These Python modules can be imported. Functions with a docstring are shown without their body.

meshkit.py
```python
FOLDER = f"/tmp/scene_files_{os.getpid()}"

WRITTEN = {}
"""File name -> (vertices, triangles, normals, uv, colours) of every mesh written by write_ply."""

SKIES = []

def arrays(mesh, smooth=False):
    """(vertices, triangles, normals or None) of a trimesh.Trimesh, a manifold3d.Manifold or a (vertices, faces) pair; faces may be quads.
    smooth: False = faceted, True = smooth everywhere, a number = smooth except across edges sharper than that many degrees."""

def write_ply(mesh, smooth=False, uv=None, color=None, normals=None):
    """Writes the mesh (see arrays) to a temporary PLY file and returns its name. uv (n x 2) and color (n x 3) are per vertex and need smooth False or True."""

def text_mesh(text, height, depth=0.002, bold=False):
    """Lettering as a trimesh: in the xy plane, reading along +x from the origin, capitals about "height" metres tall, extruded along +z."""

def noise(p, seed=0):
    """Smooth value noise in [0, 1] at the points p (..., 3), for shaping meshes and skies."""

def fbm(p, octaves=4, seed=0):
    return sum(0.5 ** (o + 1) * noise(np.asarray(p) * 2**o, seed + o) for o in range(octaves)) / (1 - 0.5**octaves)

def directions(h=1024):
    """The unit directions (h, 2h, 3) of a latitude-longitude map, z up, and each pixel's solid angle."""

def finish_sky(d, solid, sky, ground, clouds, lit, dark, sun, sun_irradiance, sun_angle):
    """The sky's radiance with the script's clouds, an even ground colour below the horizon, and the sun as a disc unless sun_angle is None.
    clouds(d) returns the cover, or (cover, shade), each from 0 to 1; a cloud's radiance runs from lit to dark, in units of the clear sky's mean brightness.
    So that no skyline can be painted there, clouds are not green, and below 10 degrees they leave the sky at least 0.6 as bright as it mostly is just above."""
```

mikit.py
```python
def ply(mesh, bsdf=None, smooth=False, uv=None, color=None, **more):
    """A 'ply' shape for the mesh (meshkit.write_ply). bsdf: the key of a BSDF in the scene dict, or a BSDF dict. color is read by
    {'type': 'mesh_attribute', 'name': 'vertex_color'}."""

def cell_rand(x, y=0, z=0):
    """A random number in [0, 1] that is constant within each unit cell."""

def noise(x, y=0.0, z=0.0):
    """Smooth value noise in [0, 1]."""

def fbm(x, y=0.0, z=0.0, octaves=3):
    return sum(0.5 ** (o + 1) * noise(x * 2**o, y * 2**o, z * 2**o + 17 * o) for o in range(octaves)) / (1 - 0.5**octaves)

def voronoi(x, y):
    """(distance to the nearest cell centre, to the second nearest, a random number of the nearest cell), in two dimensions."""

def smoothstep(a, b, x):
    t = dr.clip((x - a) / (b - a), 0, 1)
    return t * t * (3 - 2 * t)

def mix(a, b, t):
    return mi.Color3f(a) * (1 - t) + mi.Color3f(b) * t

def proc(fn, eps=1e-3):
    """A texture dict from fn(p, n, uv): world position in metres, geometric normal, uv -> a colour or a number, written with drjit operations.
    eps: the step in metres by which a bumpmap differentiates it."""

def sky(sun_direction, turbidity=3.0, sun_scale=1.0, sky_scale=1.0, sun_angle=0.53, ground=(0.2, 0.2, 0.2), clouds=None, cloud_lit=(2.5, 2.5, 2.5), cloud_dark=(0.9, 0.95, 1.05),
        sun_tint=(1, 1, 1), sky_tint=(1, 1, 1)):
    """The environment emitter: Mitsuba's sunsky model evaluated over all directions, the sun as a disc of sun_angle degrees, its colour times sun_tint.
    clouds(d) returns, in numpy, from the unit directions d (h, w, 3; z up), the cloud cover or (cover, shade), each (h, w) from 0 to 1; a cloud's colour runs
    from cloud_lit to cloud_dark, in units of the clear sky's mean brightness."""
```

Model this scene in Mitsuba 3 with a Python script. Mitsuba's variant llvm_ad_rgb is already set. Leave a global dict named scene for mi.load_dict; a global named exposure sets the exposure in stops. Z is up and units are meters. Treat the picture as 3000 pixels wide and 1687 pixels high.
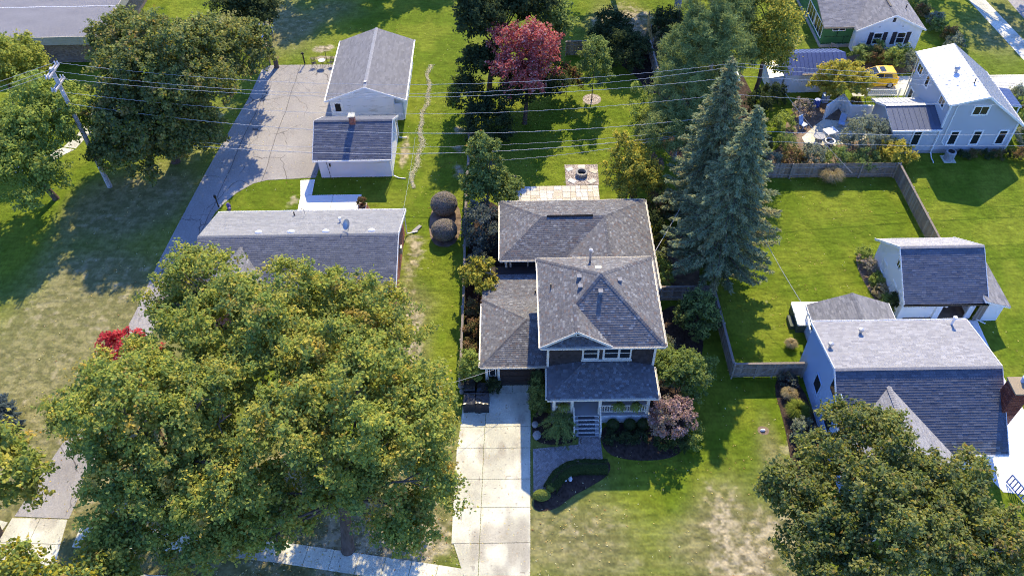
import math, random
import numpy as np, trimesh, mitsuba as mi, drjit as dr, mikit, meshkit
from mikit import proc, noise, fbm, voronoi, cell_rand, smoothstep, mix
import shapely
from shapely.geometry import Polygon, box as sbox, LineString, Point

# ------------------------------------------------------------------ camera, sky, exposure
T = mi.ScalarTransform4f
scene, labels = {'type': 'scene'}, {}
FWD = [-0.00926565, 0.67452225, -0.73819637]
UP = [0.01561979, 0.73823562, 0.67436206]
EYE = [0.0, 0.0, 44.0]
scene['camera'] = dict(type='perspective', fov=64.371, fov_axis='x', near_clip=0.5, far_clip=3000.0,
                       to_world=T().look_at(origin=EYE, target=[EYE[i] + FWD[i] for i in range(3)], up=UP))
SUN = (2.36, 12.67, 11.36)
scene['sky'] = mikit.sky(SUN, turbidity=3.0, sky_scale=1.5, sun_tint=(0.97, 1.0, 0.88), sky_tint=(0.68, 0.87, 1.45), ground=(0.14, 0.15, 0.08))
exposure = 2.6

R = np.random.default_rng(7)
random.seed(7)

# ------------------------------------------------------------------ materials
def rgb(c): return {'type': 'rgb', 'value': [float(x) for x in c]}
VC = {'type': 'mesh_attribute', 'name': 'vertex_color'}
def mat(name, color, rough=0.7, spec=0.3, metal=0.0, bump=None, bscale=0.01, two=True):
    b = {'type': 'principled', 'base_color': color if isinstance(color, dict) else rgb(color), 'roughness': rough, 'specular': spec, 'metallic': metal}
    if bump is not None:
        b = {'type': 'bumpmap', 'arbitrary': bump, 'scale': bscale, 'bsdf': b}
    scene['bsdf_' + name] = {'type': 'twosided', 'bsdf': b} if two else b
    return 'bsdf_' + name

def blob(p, x, y, rx, ry):
    return dr.exp(-(dr.square((p.x - x) / rx) + dr.square((p.y - y) / ry)))

def lawn_fn(p, n, uv):
    x, y = p.x, p.y
    big = fbm(x * 0.11, y * 0.11, 3.0, 3)
    med = fbm(x * 0.55, y * 0.42, 7.0, 3)
    fine = fbm(x * 2.6, y * 2.6, 1.0, 2)
    blade = noise(x * 11.0, y * 7.0, 5.0)
    lush = mix((0.092, 0.138, 0.009), (0.138, 0.174, 0.016), smoothstep(0.3, 0.7, med))
    olive = mix((0.150, 0.148, 0.058), (0.195, 0.182, 0.082), smoothstep(0.3, 0.7, fine))
    grit = noise(x * 6.0, y * 7.5, 31.0)
    straw = mix((0.170, 0.150, 0.085), (0.350, 0.305, 0.205), smoothstep(0.22, 0.70, 0.5 * fine + 0.5 * grit))
    wild = blob(p, -31, 34, 9, 12) + 0.75 * blob(p, -32, 50, 7, 8) + 0.95 * blob(p, -20, 21, 14, 5) + blob(p, 12.4, 20.5, 3.4, 4.5) + 0.6 * blob(p, 4, 20, 6, 3) \
        + 0.8 * blob(p, -27, 78, 8, 7) + 0.55 * blob(p, -8, 33, 2.2, 9) + 0.7 * blob(p, 15.6, 25, 1.2, 7) + 0.5 * blob(p, 50, 73, 8, 9) + 0.55 * blob(p, 26.5, 75, 5, 4) + 0.5 * blob(p, 12, 74, 6, 6)
    green = blob(p, 20, 42, 8, 12) + blob(p, 4, 56, 8, 9) + blob(p, -7.5, 55, 2.4, 12) + 0.8 * blob(p, 37, 42, 9, 14) + blob(p, -20, 51, 4, 2.5)
    o = smoothstep(0.30, 0.62, dr.clip(wild, 0, 1.2) * 0.62 + (big - 0.5) * 0.75 + 0.16 - green * 0.34)
    bare = blob(p, 12.9, 20.0, 2.3, 3.6) * 0.40 + blob(p, -8.0, 33.5, 0.9, 6.0) * 0.55 + blob(p, -5.0, 53.5, 0.7, 1.2) * 0.6 + blob(p, -5.2, 56.6, 0.6, 0.8) * 0.6 \
        + blob(p, -5.1, 59.5, 0.9, 0.9) * 0.6 + blob(p, -19.4, 73.3, 1.1, 0.7) * 0.7 + blob(p, -9.8, 56.5, 0.55, 4.0) * 0.5 + blob(p, -18.8, 71.6, 1.5, 0.35) * 0.7 \
        + blob(p, -18.3, 50.2, 0.7, 1.5) * 0.55 + blob(p, -8.0, 44.2, 0.9, 3.0) * 0.45 + blob(p, 16.6, 24.5, 0.6, 6.0) * 0.35 + blob(p, 6.8, 63.5, 1.0, 0.9) * 0.55 \
        + blob(p, -8, 20.4, 4.0, 1.4) * 0.55 + blob(p, -17, 24, 8, 3.5) * 0.3 + blob(p, -25.5, 31.5, 2.0, 5.5) * 0.34 + blob(p, 16.2, 41.4, 1.3, 1.0) * 0.5 + blob(p, -33, 62, 5, 3) * 0.4 + blob(p, 26.5, 74, 3.4, 3.0) * 0.5 + blob(p, 12, 77, 4, 5) * 0.4
    b = smoothstep(0.50, 0.86, bare + med * 0.52 + (fine - 0.5) * 0.35 + o * 0.18)
    c = mix(lush, olive, o)
    c = mix(c, straw, b)
    stripe = 0.5 + 0.5 * dr.sin(y * 9.0 + 2.2 * noise(x * 0.25, y * 0.3, 9.0))
    c = c * (0.95 + 0.13 * (stripe - 0.4) * (1 - b) * smoothstep(27.0, 23.0, y) * smoothstep(0.0, 1.0, x))
    streak = noise(x * 1.4 + 3.0 * med, y * 6.5, 21.0)
    return c * (0.56 + 0.34 * blade + 0.32 * fine + 0.26 * streak)

def lawn_bump(p, n, uv):
    return noise(p.x * 9.0, p.y * 9.0, 2.0) * 0.6 + noise(p.x * 3.1, p.y * 3.1, 4.0)

def asphalt_fn(p, n, uv):
    f = fbm(p.x * 0.5, p.y * 0.35, 2.0, 3)
    g = noise(p.x * 14, p.y * 14, 1.0)
    w = p.x * 0.33 + 0.35 * fbm(p.x * 0.9, p.y * 0.9, 3.0, 2)
    d1, d2, c = voronoi(p.x * 0.30 + 0.30 * fbm(p.x * 0.7, p.y * 0.7, 8.0, 3), p.y * 0.23 + 0.30 * fbm(p.x * 0.7, p.y * 0.7, 5.0, 3))
    crack = smoothstep(0.026, 0.004, d2 - d1) * smoothstep(0.34, 0.62, noise(p.x * 0.9, p.y * 0.9, 6.0))
    e1, e2, _ = voronoi(p.x * 1.1 + 0.5 * f, p.y * 1.0)
    fine = smoothstep(0.05, 0.01, e2 - e1) * smoothstep(0.52, 0.75, noise(p.x * 0.35, p.y * 0.35, 16.0)) * 0.6
    wob = 0.16 * (noise(p.y * 0.8, 3.0, 1.0) - 0.5)
    seam = smoothstep(0.05, 0.015, dr.abs(p.x + 21.35 - (p.y - 62) * 0.015 + wob)) + smoothstep(0.05, 0.015, dr.abs(p.x + 24.1 - (p.y - 62) * 0.06 + wob))
    stain = smoothstep(0.35, 0.0, dr.abs(p.x + 21.2 + wob)) * smoothstep(0.4, 0.8, noise(p.x * 0.5, p.y * 0.25, 12.0)) + smoothstep(0.4, 0.0, dr.abs(p.x + 24.0 - (p.y - 62) * 0.06)) * 0.5
    c = mix((0.235, 0.222, 0.212), (0.345, 0.332, 0.322), f) * (0.88 + 0.24 * g)
    c = mix(c, (0.06, 0.055, 0.055), dr.clip(crack + fine + seam * 0.9, 0, 1) * 0.8)
    return mix(c, (0.15, 0.12, 0.105), dr.clip(stain, 0, 1) * 0.3)

def concrete_fn(p, n, uv):
    f = fbm(p.x * 0.6, p.y * 0.6, 4.0, 3)
    g = noise(p.x * 17, p.y * 17, 1.0)
    c = mix((0.46, 0.45, 0.36), (0.64, 0.625, 0.51), smoothstep(0.25, 0.75, f))
    st = smoothstep(0.62, 0.80, fbm(p.x * 0.8 + 5, p.y * 0.45, 9.0, 3)) * 0.45
    tyre = blob(p, -0.35, 26.1, 0.35, 1.2) * 0.45 + blob(p, -2.9, 24.4, 0.5, 1.0) * 0.25 + blob(p, -3.3, 22.6, 0.35, 1.0) * 0.3
    spot = smoothstep(0.90, 0.96, noise(p.x * 5.0, p.y * 5.0, 13.0)) * 0.5
    return mix(c, (0.20, 0.165, 0.135), dr.clip(st + tyre * noise(p.x * 3, p.y * 3, 2.0) * 1.6 + spot, 0, 0.8)) * (0.90 + 0.2 * g)

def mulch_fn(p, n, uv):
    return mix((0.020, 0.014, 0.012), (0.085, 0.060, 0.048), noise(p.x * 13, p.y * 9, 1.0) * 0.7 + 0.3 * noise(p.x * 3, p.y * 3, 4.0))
def soil_fn(p, n, uv):
    return mix((0.10, 0.07, 0.05), (0.26, 0.20, 0.15), fbm(p.x * 3.2, p.y * 3.2, 1.0, 3))
def gravel_fn(p, n, uv):
    d1, d2, c = voronoi(p.x * 13, p.y * 13)
    return mix((0.15, 0.12, 0.10), (0.50, 0.44, 0.40), c) * (0.5 + 0.7 * smoothstep(0.0, 0.3, d2 - d1))
def bark_fn(p, n, uv):
    return mix((0.060, 0.042, 0.032), (0.170, 0.130, 0.105), fbm(p.x * 7, p.y * 7, p.z * 1.6, 3))
def siding_bump(p, n, uv):
    z = p.z / 0.13
    return dr.select(dr.abs(n.z) > 0.5, mi.Float(0), 1 - (z - dr.floor(z)))
def shake_fn(p, n, uv):
    s = p.x * dr.abs(n.y) + p.y * dr.abs(n.x)
    row = dr.floor(p.z / 0.16)
    k = cell_rand(s / 0.17 + cell_rand(row) * 3.0, row, 2.0)
    return mix((0.034, 0.028, 0.027), (0.062, 0.052, 0.050), k)
def brick_fn(p, n, uv):
    s = p.x * dr.abs(n.y) + p.y * dr.abs(n.x)
    row = dr.floor(p.z / 0.075)
    off = dr.select(cell_rand(row, 4.0) > 0.5, mi.Float(0.5), mi.Float(0))
    u = s / 0.21 + off
    fu, fv = u - dr.floor(u), p.z / 0.075 - row
    m = smoothstep(0.0, 0.06, fu) * smoothstep(1.0, 0.94, fu) * smoothstep(0.0, 0.14, fv) * smoothstep(1.0, 0.86, fv)
    c = mix((0.22, 0.062, 0.035), (0.36, 0.125, 0.075), cell_rand(u, row, 1.0))
    return mix((0.36, 0.30, 0.26), c, m)
def tan_brick_fn(p, n, uv):
    row = dr.floor(p.z / 0.075)
    return mix((0.16, 0.115, 0.085), (0.26, 0.20, 0.155), cell_rand((p.x + p.y) / 0.21 + row * 0.5, row, 1.0))
def dirty_white_fn(p, n, uv):
    s = p.x * dr.abs(n.y) + p.y * dr.abs(n.x)
    grime = smoothstep(0.62, 0.80, fbm(s * 1.4, p.z * 6.0, 3.0, 3)) * 0.55 + smoothstep(0.7, 0.0, p.z) * smoothstep(0.42, 0.7, noise(s * 1.6, p.z * 1.2, 2.0)) * 0.4
    return mix((0.74, 0.75, 0.76), (0.34, 0.32, 0.27), dr.clip(grime, 0, 0.7))
def green_board_fn(p, n, uv):
    return mix((0.035, 0.115, 0.040), (0.060, 0.175, 0.062), fbm(p.x * 1.1, p.y * 1.1 + 3, p.z * 1.4, 3))
def roofing_fn(p, n, uv):
    return mix((0.150, 0.150, 0.165), (0.205, 0.205, 0.222), fbm(p.x * 0.5, p.y * 1.2, 2.0, 3) * 0.7 + 0.3 * noise(p.x * 9, p.y * 9, 1.0))

mat('lawn', proc(lawn_fn), 0.95, 0.1, bump=proc(lawn_bump, 0.02), bscale=0.05)
mat('asphalt', proc(asphalt_fn), 0.9, 0.2)
mat('concrete', proc(concrete_fn), 0.85, 0.2)
mat('white_concrete', (0.70, 0.69, 0.66), 0.8, 0.2)
mat('mulch', proc(mulch_fn), 0.95, 0.1)
mat('soil', proc(soil_fn), 0.95, 0.1)
mat('gravel', proc(gravel_fn), 0.9, 0.2)
mat('bark', proc(bark_fn), 0.95, 0.1)
mat('pale_bark', (0.30, 0.27, 0.25), 0.9, 0.1)
mat('shake', proc(shake_fn), 0.85, 0.2)
mat('brick', proc(brick_fn), 0.9, 0.2)
mat('tan_brick', proc(tan_brick_fn), 0.9, 0.2)
mat('dirty_white', proc(dirty_white_fn), 0.7, 0.2)
mat('green_board', proc(green_board_fn), 0.7, 0.3)
mat('roofing', proc(roofing_fn), 0.9, 0.2)
sb = proc(siding_bump, 0.004)
mat('white_siding', (0.72, 0.73, 0.74), 0.6, 0.3, bump=sb, bscale=0.012)
mat('blue_siding', (0.26, 0.36, 0.52), 0.6, 0.3, bump=sb, bscale=0.012)
mat('grey_siding', (0.44, 0.46, 0.48), 0.65, 0.3, bump=sb, bscale=0.012)
mat('white', (0.78, 0.78, 0.76), 0.5, 0.4)
mat('cream', (0.66, 0.62, 0.53), 0.55, 0.4)
mat('deck_grey', (0.30, 0.31, 0.33), 0.7, 0.3)
mat('tread', (0.055, 0.06, 0.07), 0.7, 0.3)
mat('dark_brown', (0.030, 0.022, 0.020), 0.55, 0.4)
mat('matte_black', (0.016, 0.016, 0.018), 1.0, 0.02)
mat('vent_grey', (0.24, 0.24, 0.25), 0.9, 0.1)
mat('shaded_seam_metal', (0.085, 0.105, 0.155), 0.5, 0.3)  # wing roof metal with the shade of its front slope in the colour
mat('rail_blue', (0.07, 0.14, 0.36), 0.6, 0.3)
mat('black', (0.012, 0.012, 0.013), 0.45, 0.4)
mat('cover', (0.018, 0.019, 0.022), 0.33, 0.5)
mat('glass', (0.018, 0.022, 0.026), 0.06, 0.6)
mat('grey_metal', (0.42, 0.43, 0.44), 0.4, 0.5, 0.6)
mat('white_metal', (0.70, 0.71, 0.72), 0.35, 0.5)
mat('seam_metal', (0.40, 0.41, 0.43), 0.42, 0.5, 0.25)
mat('shade_blue_metal', (0.030, 0.062, 0.180), 0.5, 0.3, 0.0)  # blue of shade and reflected sky put into the base colour
mat('beige', (0.38, 0.35, 0.27), 0.7, 0.3)
mat('foundation', (0.30, 0.29, 0.28), 0.9, 0.2)
mat('tan_trim', (0.30, 0.24, 0.16), 0.8, 0.2)
mat('shutter', (0.035, 0.033, 0.040), 0.6, 0.3)
mat('wire', (0.42, 0.42, 0.42), 0.45, 0.4)
mat('pole_wood', (0.46, 0.43, 0.41), 0.85, 0.2)
mat('porcelain', (0.55, 0.57, 0.62), 0.25, 0.5)
mat('red', (0.35, 0.05, 0.03), 0.5, 0.4)
mat('terracotta', (0.36, 0.13, 0.07), 0.8, 0.2)
mat('bin_blue', (0.03, 0.10, 0.42), 0.4, 0.5)
mat('pale_blue', (0.30, 0.42, 0.62), 0.5, 0.4)
mat('yellow_paint', (0.72, 0.43, 0.012), 0.28, 0.6)
mat('tyre', (0.015, 0.015, 0.015), 0.8, 0.2)
mat('tail_light', (0.45, 0.02, 0.015), 0.2, 0.5)
mat('purple', (0.14, 0.11, 0.27), 0.6, 0.3)
mat('pink', (0.62, 0.20, 0.26), 0.6, 0.3)
mat('stone_white', (0.55, 0.56, 0.58), 0.8, 0.2)
mat('green_tub', (0.055, 0.075, 0.065), 0.6, 0.3)
for i, c in enumerate([(0.255, 0.220, 0.185), (0.205, 0.175, 0.148), (0.300, 0.265, 0.225), (0.235, 0.190, 0.145)]): mat('board_%d' % i, c, 0.9, 0.15)
mat('board_sunlit_gold', (0.42, 0.29, 0.11), 0.85, 0.15)  # board tone with warm sunlight put into the colour
for i, c in enumerate([(0.56, 0.53, 0.45), (0.62, 0.60, 0.53), (0.50, 0.45, 0.36), (0.58, 0.56, 0.52)]): mat('flag_%d' % i, c, 0.85, 0.2)
for i, c in enumerate([(0.16, 0.050, 0.034), (0.21, 0.080, 0.055), (0.125, 0.045, 0.036)]): mat('chimney_brick_%d' % i, c, 0.9, 0.15)
# the main house's shingle colours, one per tone
TONES = [(0.130, 0.129, 0.135), (0.110, 0.108, 0.114), (0.150, 0.149, 0.153), (0.182, 0.187, 0.197), (0.142, 0.121, 0.116), (0.122, 0.124, 0.134), (0.225, 0.233, 0.242)]
TONE_W = [0.27, 0.15, 0.22, 0.11, 0.09, 0.13, 0.03]
for i, c in enumerate(TONES): mat('tone_%d' % i, c, 0.95, 0.12)
mat('shingle', VC, 0.95, 0.12)
mat('painted_mesh', VC, 0.85, 0.2)
scene['bsdf_leaf'] = {'type': 'principledthin', 'base_color': VC, 'roughness': 0.42, 'spec_trans': 0.0, 'diff_trans': 1.05, 'eta': 1.5}
scene['bsdf_needle'] = {'type': 'principledthin', 'base_color': VC, 'roughness': 0.5, 'spec_trans': 0.0, 'diff_trans': 0.9, 'eta': 1.45}

# ------------------------------------------------------------------ scene helpers
used = {}
def fresh(name):
    n = used.get(name, -1) + 1
    used[name] = n
    return name if n == 0 else '%s_%03d' % (name, n)
def put(parent, name, mesh, bsdf, smooth=False, color=None, kind=None, label=None, to_world=None, shape=None):
    k = fresh((parent + '__' if parent else '') + name)
    b = bsdf if bsdf.startswith('bsdf_') else 'bsdf_' + bsdf
    d = dict(shape) if shape is not None else mikit.ply(mesh, b, smooth=smooth, color=color)
    d['bsdf'] = {'type': 'ref', 'id': b}
    if to_world is not None: d['to_world'] = to_world
    scene[k] = d
    if kind or label:
        labels[k] = {}
        if kind: labels[k]['kind'] = kind
        if label: labels[k]['label'] = label
    return k
def thing(name, label, cat, group=None):
    k = fresh(name)
    labels[k] = {'label': label, 'category': cat}
    if group: labels[k]['group'] = group
    return k
def single(name, label, cat, mesh, bsdf, smooth=False, color=None, group=None):
    k = put(None, name, mesh, bsdf, smooth, color)
    labels[k] = {'label': label, 'category': cat}
    if group: labels[k]['group'] = group
    return k
def structure(name, mesh, bsdf, smooth=False, color=None, label=None):
    k = put(None, name, mesh, bsdf, smooth, color)
    labels[k] = {'kind': 'structure'}
    if label: labels[k]['label'] = label
    return k

def cat(ms):
    vs, fs, n = [], [], 0
    for v, f in ms:
        vs.append(np.asarray(v, float)); fs.append(np.asarray(f, int) + n); n += len(v)
    return np.vstack(vs), np.vstack(fs)
BF = np.array([[0, 2, 3], [0, 3, 1], [4, 5, 7], [4, 7, 6], [0, 1, 5], [0, 5, 4], [2, 6, 7], [2, 7, 3], [0, 4, 6], [0, 6, 2], [1, 3, 7], [1, 7, 5]])
def box(x0, x1, y0, y1, z0, z1):
    v = np.array([[x, y, z] for z in (z0, z1) for y in (y0, y1) for x in (x0, x1)], float)
    return v, BF
def obox(c, A, h):
    A = np.asarray(A, float); c = np.asarray(c, float)
    s = np.array([[x, y, z] for z in (-1, 1) for y in (-1, 1) for x in (-1, 1)], float) * np.asarray(h, float)
    f = BF if np.linalg.det(A) > 0 else BF[:, ::-1]
    return c + s @ A, f
def norm(v):
    v = np.asarray(v, float); return v / (np.linalg.norm(v) + 1e-12)
def bar(p, q, w, h=None, up=(0, 0, 1)):
    p, q = np.asarray(p, float), np.asarray(q, float); h = w if h is None else h
    d = q - p; L = np.linalg.norm(d); d = d / L
    up = np.asarray(up, float)
    if abs(d @ up) > 0.95: up = np.array([0, 1.0, 0])
    s = norm(np.cross(d, up)); u = np.cross(s, d)
    return obox((p + q) / 2, [d, s, u], [L / 2, w / 2, h / 2])
def tube(pts, rad, n=8, cap=True):
    p = np.asarray(pts, float); r = np.broadcast_to(np.asarray(rad, float), (len(p),))
    t = np.gradient(p, axis=0); t /= np.linalg.norm(t, axis=1, keepdims=True) + 1e-12
    ref = np.array([0, 0, 1.0]) if abs(t[:, 2]).mean() < 0.8 else np.array([1.0, 0, 0])
    a = np.cross(t, ref); a /= np.linalg.norm(a, axis=1, keepdims=True) + 1e-12
    b = np.cross(t, a); th = np.arange(n) * 2 * np.pi / n
    v = p[:, None] + r[:, None, None] * (np.cos(th)[None, :, None] * a[:, None] + np.sin(th)[None, :, None] * b[:, None])
    f = []
    for i in range(len(p) - 1):
        for j in range(n):
            k = (j + 1) % n
            f += [[i * n + j, i * n + k, (i + 1) * n + k], [i * n + j, (i + 1) * n + k, (i + 1) * n + j]]
    v = v.reshape(-1, 3)
    if cap:
        v = np.vstack([v, p[:1], p[-1:]]); m = len(v)
        for j in range(n):
            k = (j + 1) % n
            f += [[m - 2, k, j], [m - 1, (len(p) - 1) * n + j, (len(p) - 1) * n + k]]
    return v, np.array(f)
def lathe(profile, c, n=20):
    pr = np.asarray(profile, float); th = np.arange(n) * 2 * np.pi / n; m = len(pr)
    v = np.stack([c[0] + pr[:, :1] * np.cos(th), c[1] + pr[:, :1] * np.sin(th), c[2] + np.repeat(pr[:, 1:], n, 1)], -1).reshape(-1, 3)
    f = []
    for i in range(m - 1):
        for j in range(n):
            k = (j + 1) % n
            f += [[i * n + j, i * n + k, (i + 1) * n + k], [i * n + j, (i + 1) * n + k, (i + 1) * n + j]]
    return v, np.array(f)
def prism(poly, z0, z1):
    m = trimesh.creation.extrude_polygon(poly if isinstance(poly, shapely.Geometry) else Polygon(poly), z1 - z0, engine='earcut')
    v = np.array(m.vertices); v[:, 2] += z0
    return v, np.array(m.faces)
def profile_x(prof, x0, x1):
    """The (y, z) outline prof extruded along x."""
    v, f = prism(prof, x0, x1)
    return v[:, [2, 0, 1]], f
def profile_y(prof, y0, y1):
    """The (x, z) outline prof extruded along y."""
    v, f = prism(prof, y0, y1)
    return np.stack([v[:, 0], v[:, 2], v[:, 1]], 1), f[:, ::-1]
def ball(c, r, sub=2, nz=0.0, seed=0):
    m = trimesh.creation.icosphere(subdivisions=sub); v = np.array(m.vertices)
    if nz: v = v * (1 + nz * (meshkit.fbm(v * 1.7 + seed * 3.1 + 10, 3) - 0.5))[:, None]
    return np.asarray(c, float) + v * np.asarray(r, float), np.array(m.faces)
def plane_fan(poly3, thick):
    """A flat polygon in space as a slab that reaches thick below its surface."""
    p = np.asarray(poly3, float); n = newell(p); u = norm(p[1] - p[0]); w = np.cross(n, u)
    q = np.stack([(p - p[0]) @ u, (p - p[0]) @ w], 1)
    v, f = prism(q, -thick, 0.0)
    return p[0] + v[:, :1] * u + v[:, 1:2] * w + v[:, 2:] * n, f
def newell(p):
    a, b = p, np.roll(p, -1, 0)
    n = np.array([((a[:, 1] - b[:, 1]) * (a[:, 2] + b[:, 2])).sum(), ((a[:, 2] - b[:, 2]) * (a[:, 0] + b[:, 0])).sum(), ((a[:, 0] - b[:, 0]) * (a[:, 1] + b[:, 1])).sum()])
    n /= np.linalg.norm(n)
    return n if n[2] > 0 else -n

# ------------------------------------------------------------------ roofs
def tone_pick(rng, k, palette, weights):
    w = np.asarray(weights, float); return rng.choice(len(palette), size=k, p=w / w.sum())
def shingle_plane(parent, poly3, palette, weights, rng, exp=0.147, wmin=0.10, wmax=0.26, t=0.018, parts=0, score=None):
    """Overlapping shingle tabs, each with its own butt edge, over a flat roof polygon; returns [(mesh, colours)] of the joined ones. 'parts' tabs become entries of their own."""
    p = np.asarray(poly3, float); n = newell(p)
    u = norm(np.cross([0, 0, 1.0], n)); w = np.cross(n, u)
    w = w if w[2] > 0 else -w
    o = p[0]; q = np.stack([(p - o) @ u, (p - o) @ w], 1)
    P = Polygon(q).buffer(0); Pin = shapely.prepared.prep(P)
    x0, y0, x1, y1 = P.bounds
    V, F, C, cnt = [], [], [], 0
    made = 0
    y = y0
    row = 0
    while y < y1 - 0.02:
        x = x0 - rng.uniform(0, wmax)
        while x < x1:
            wd = rng.uniform(wmin, wmax)
            r = sbox(x + 0.002, y, x + wd - 0.002, min(y + exp, y1))
            x += wd
            full = Pin.contains(r)
            g = r if full else P.intersection(r)
            if g.is_empty or g.area < 0.0015: continue
            k = int(tone_pick(rng, 1, palette, weights)[0])
            th = t * rng.uniform(0.75, 1.3)
            if full and made < parts:
                made += 1
                c = o + u * (r.centroid.x) + w * (y + exp / 2) + n * 0.001
                m = np.eye(4); m[:3, 0] = u * (wd - 0.004); m[:3, 1] = w * exp; m[:3, 2] = n * th; m[:3, 3] = c
                put(parent, 'shingle', None, 'tone_%d' % k, shape=SHINGLE, to_world=T(m))
                continue
            for gg in getattr(g, 'geoms', [g]):
                if gg.geom_type != 'Polygon' or gg.area < 0.001: continue
                cs = np.array(gg.exterior.coords)[:-1]
                if gg.exterior.is_ccw is False: cs = cs[::-1]
                h = th * (1 - (cs[:, 1] - y) / exp) + 0.001
                top = o + cs[:, :1] * u + cs[:, 1:2] * w + h[:, None] * n
                bot = o + cs[:, :1] * u + cs[:, 1:2] * w - 0.004 * n
                m = len(cs)
                V += [top, bot]
                for i in range(1, m - 1): F.append([cnt, cnt + i, cnt + i + 1])
                for i in range(m):
                    j = (i + 1) % m
                    F += [[cnt + i, cnt + m + i, cnt + m + j], [cnt + i, cnt + m + j, cnt + j]]
                col = np.asarray(palette[k]) * rng.uniform(0.88, 1.12)
                C.append(np.tile(col, (2 * m, 1))); cnt += 2 * m
        y += exp; row += 1
    if not V: return None
    F = np.array(F)
    if np.dot(np.cross(u, w), n) < 0: F = F[:, ::-1]
    return np.vstack(V), F, np.vstack(C)
_sv = np.array([[-.5, -.5, 1], [.5, -.5, 1], [.5, .5, 0.05], [-.5, .5, 0.05], [-.5, -.5, -.4], [.5, -.5, -.4], [.5, .5, -.4], [-.5, .5, -.4]], float)
_sf = np.array([[0, 1, 2], [0, 2, 3], [0, 4, 5], [0, 5, 1], [1, 5, 6], [1, 6, 2], [3, 7, 4], [3, 4, 0], [2, 6, 7], [2, 7, 3]])
SHINGLE = mikit.ply((_sv, _sf), 'bsdf_tone_0')

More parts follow.
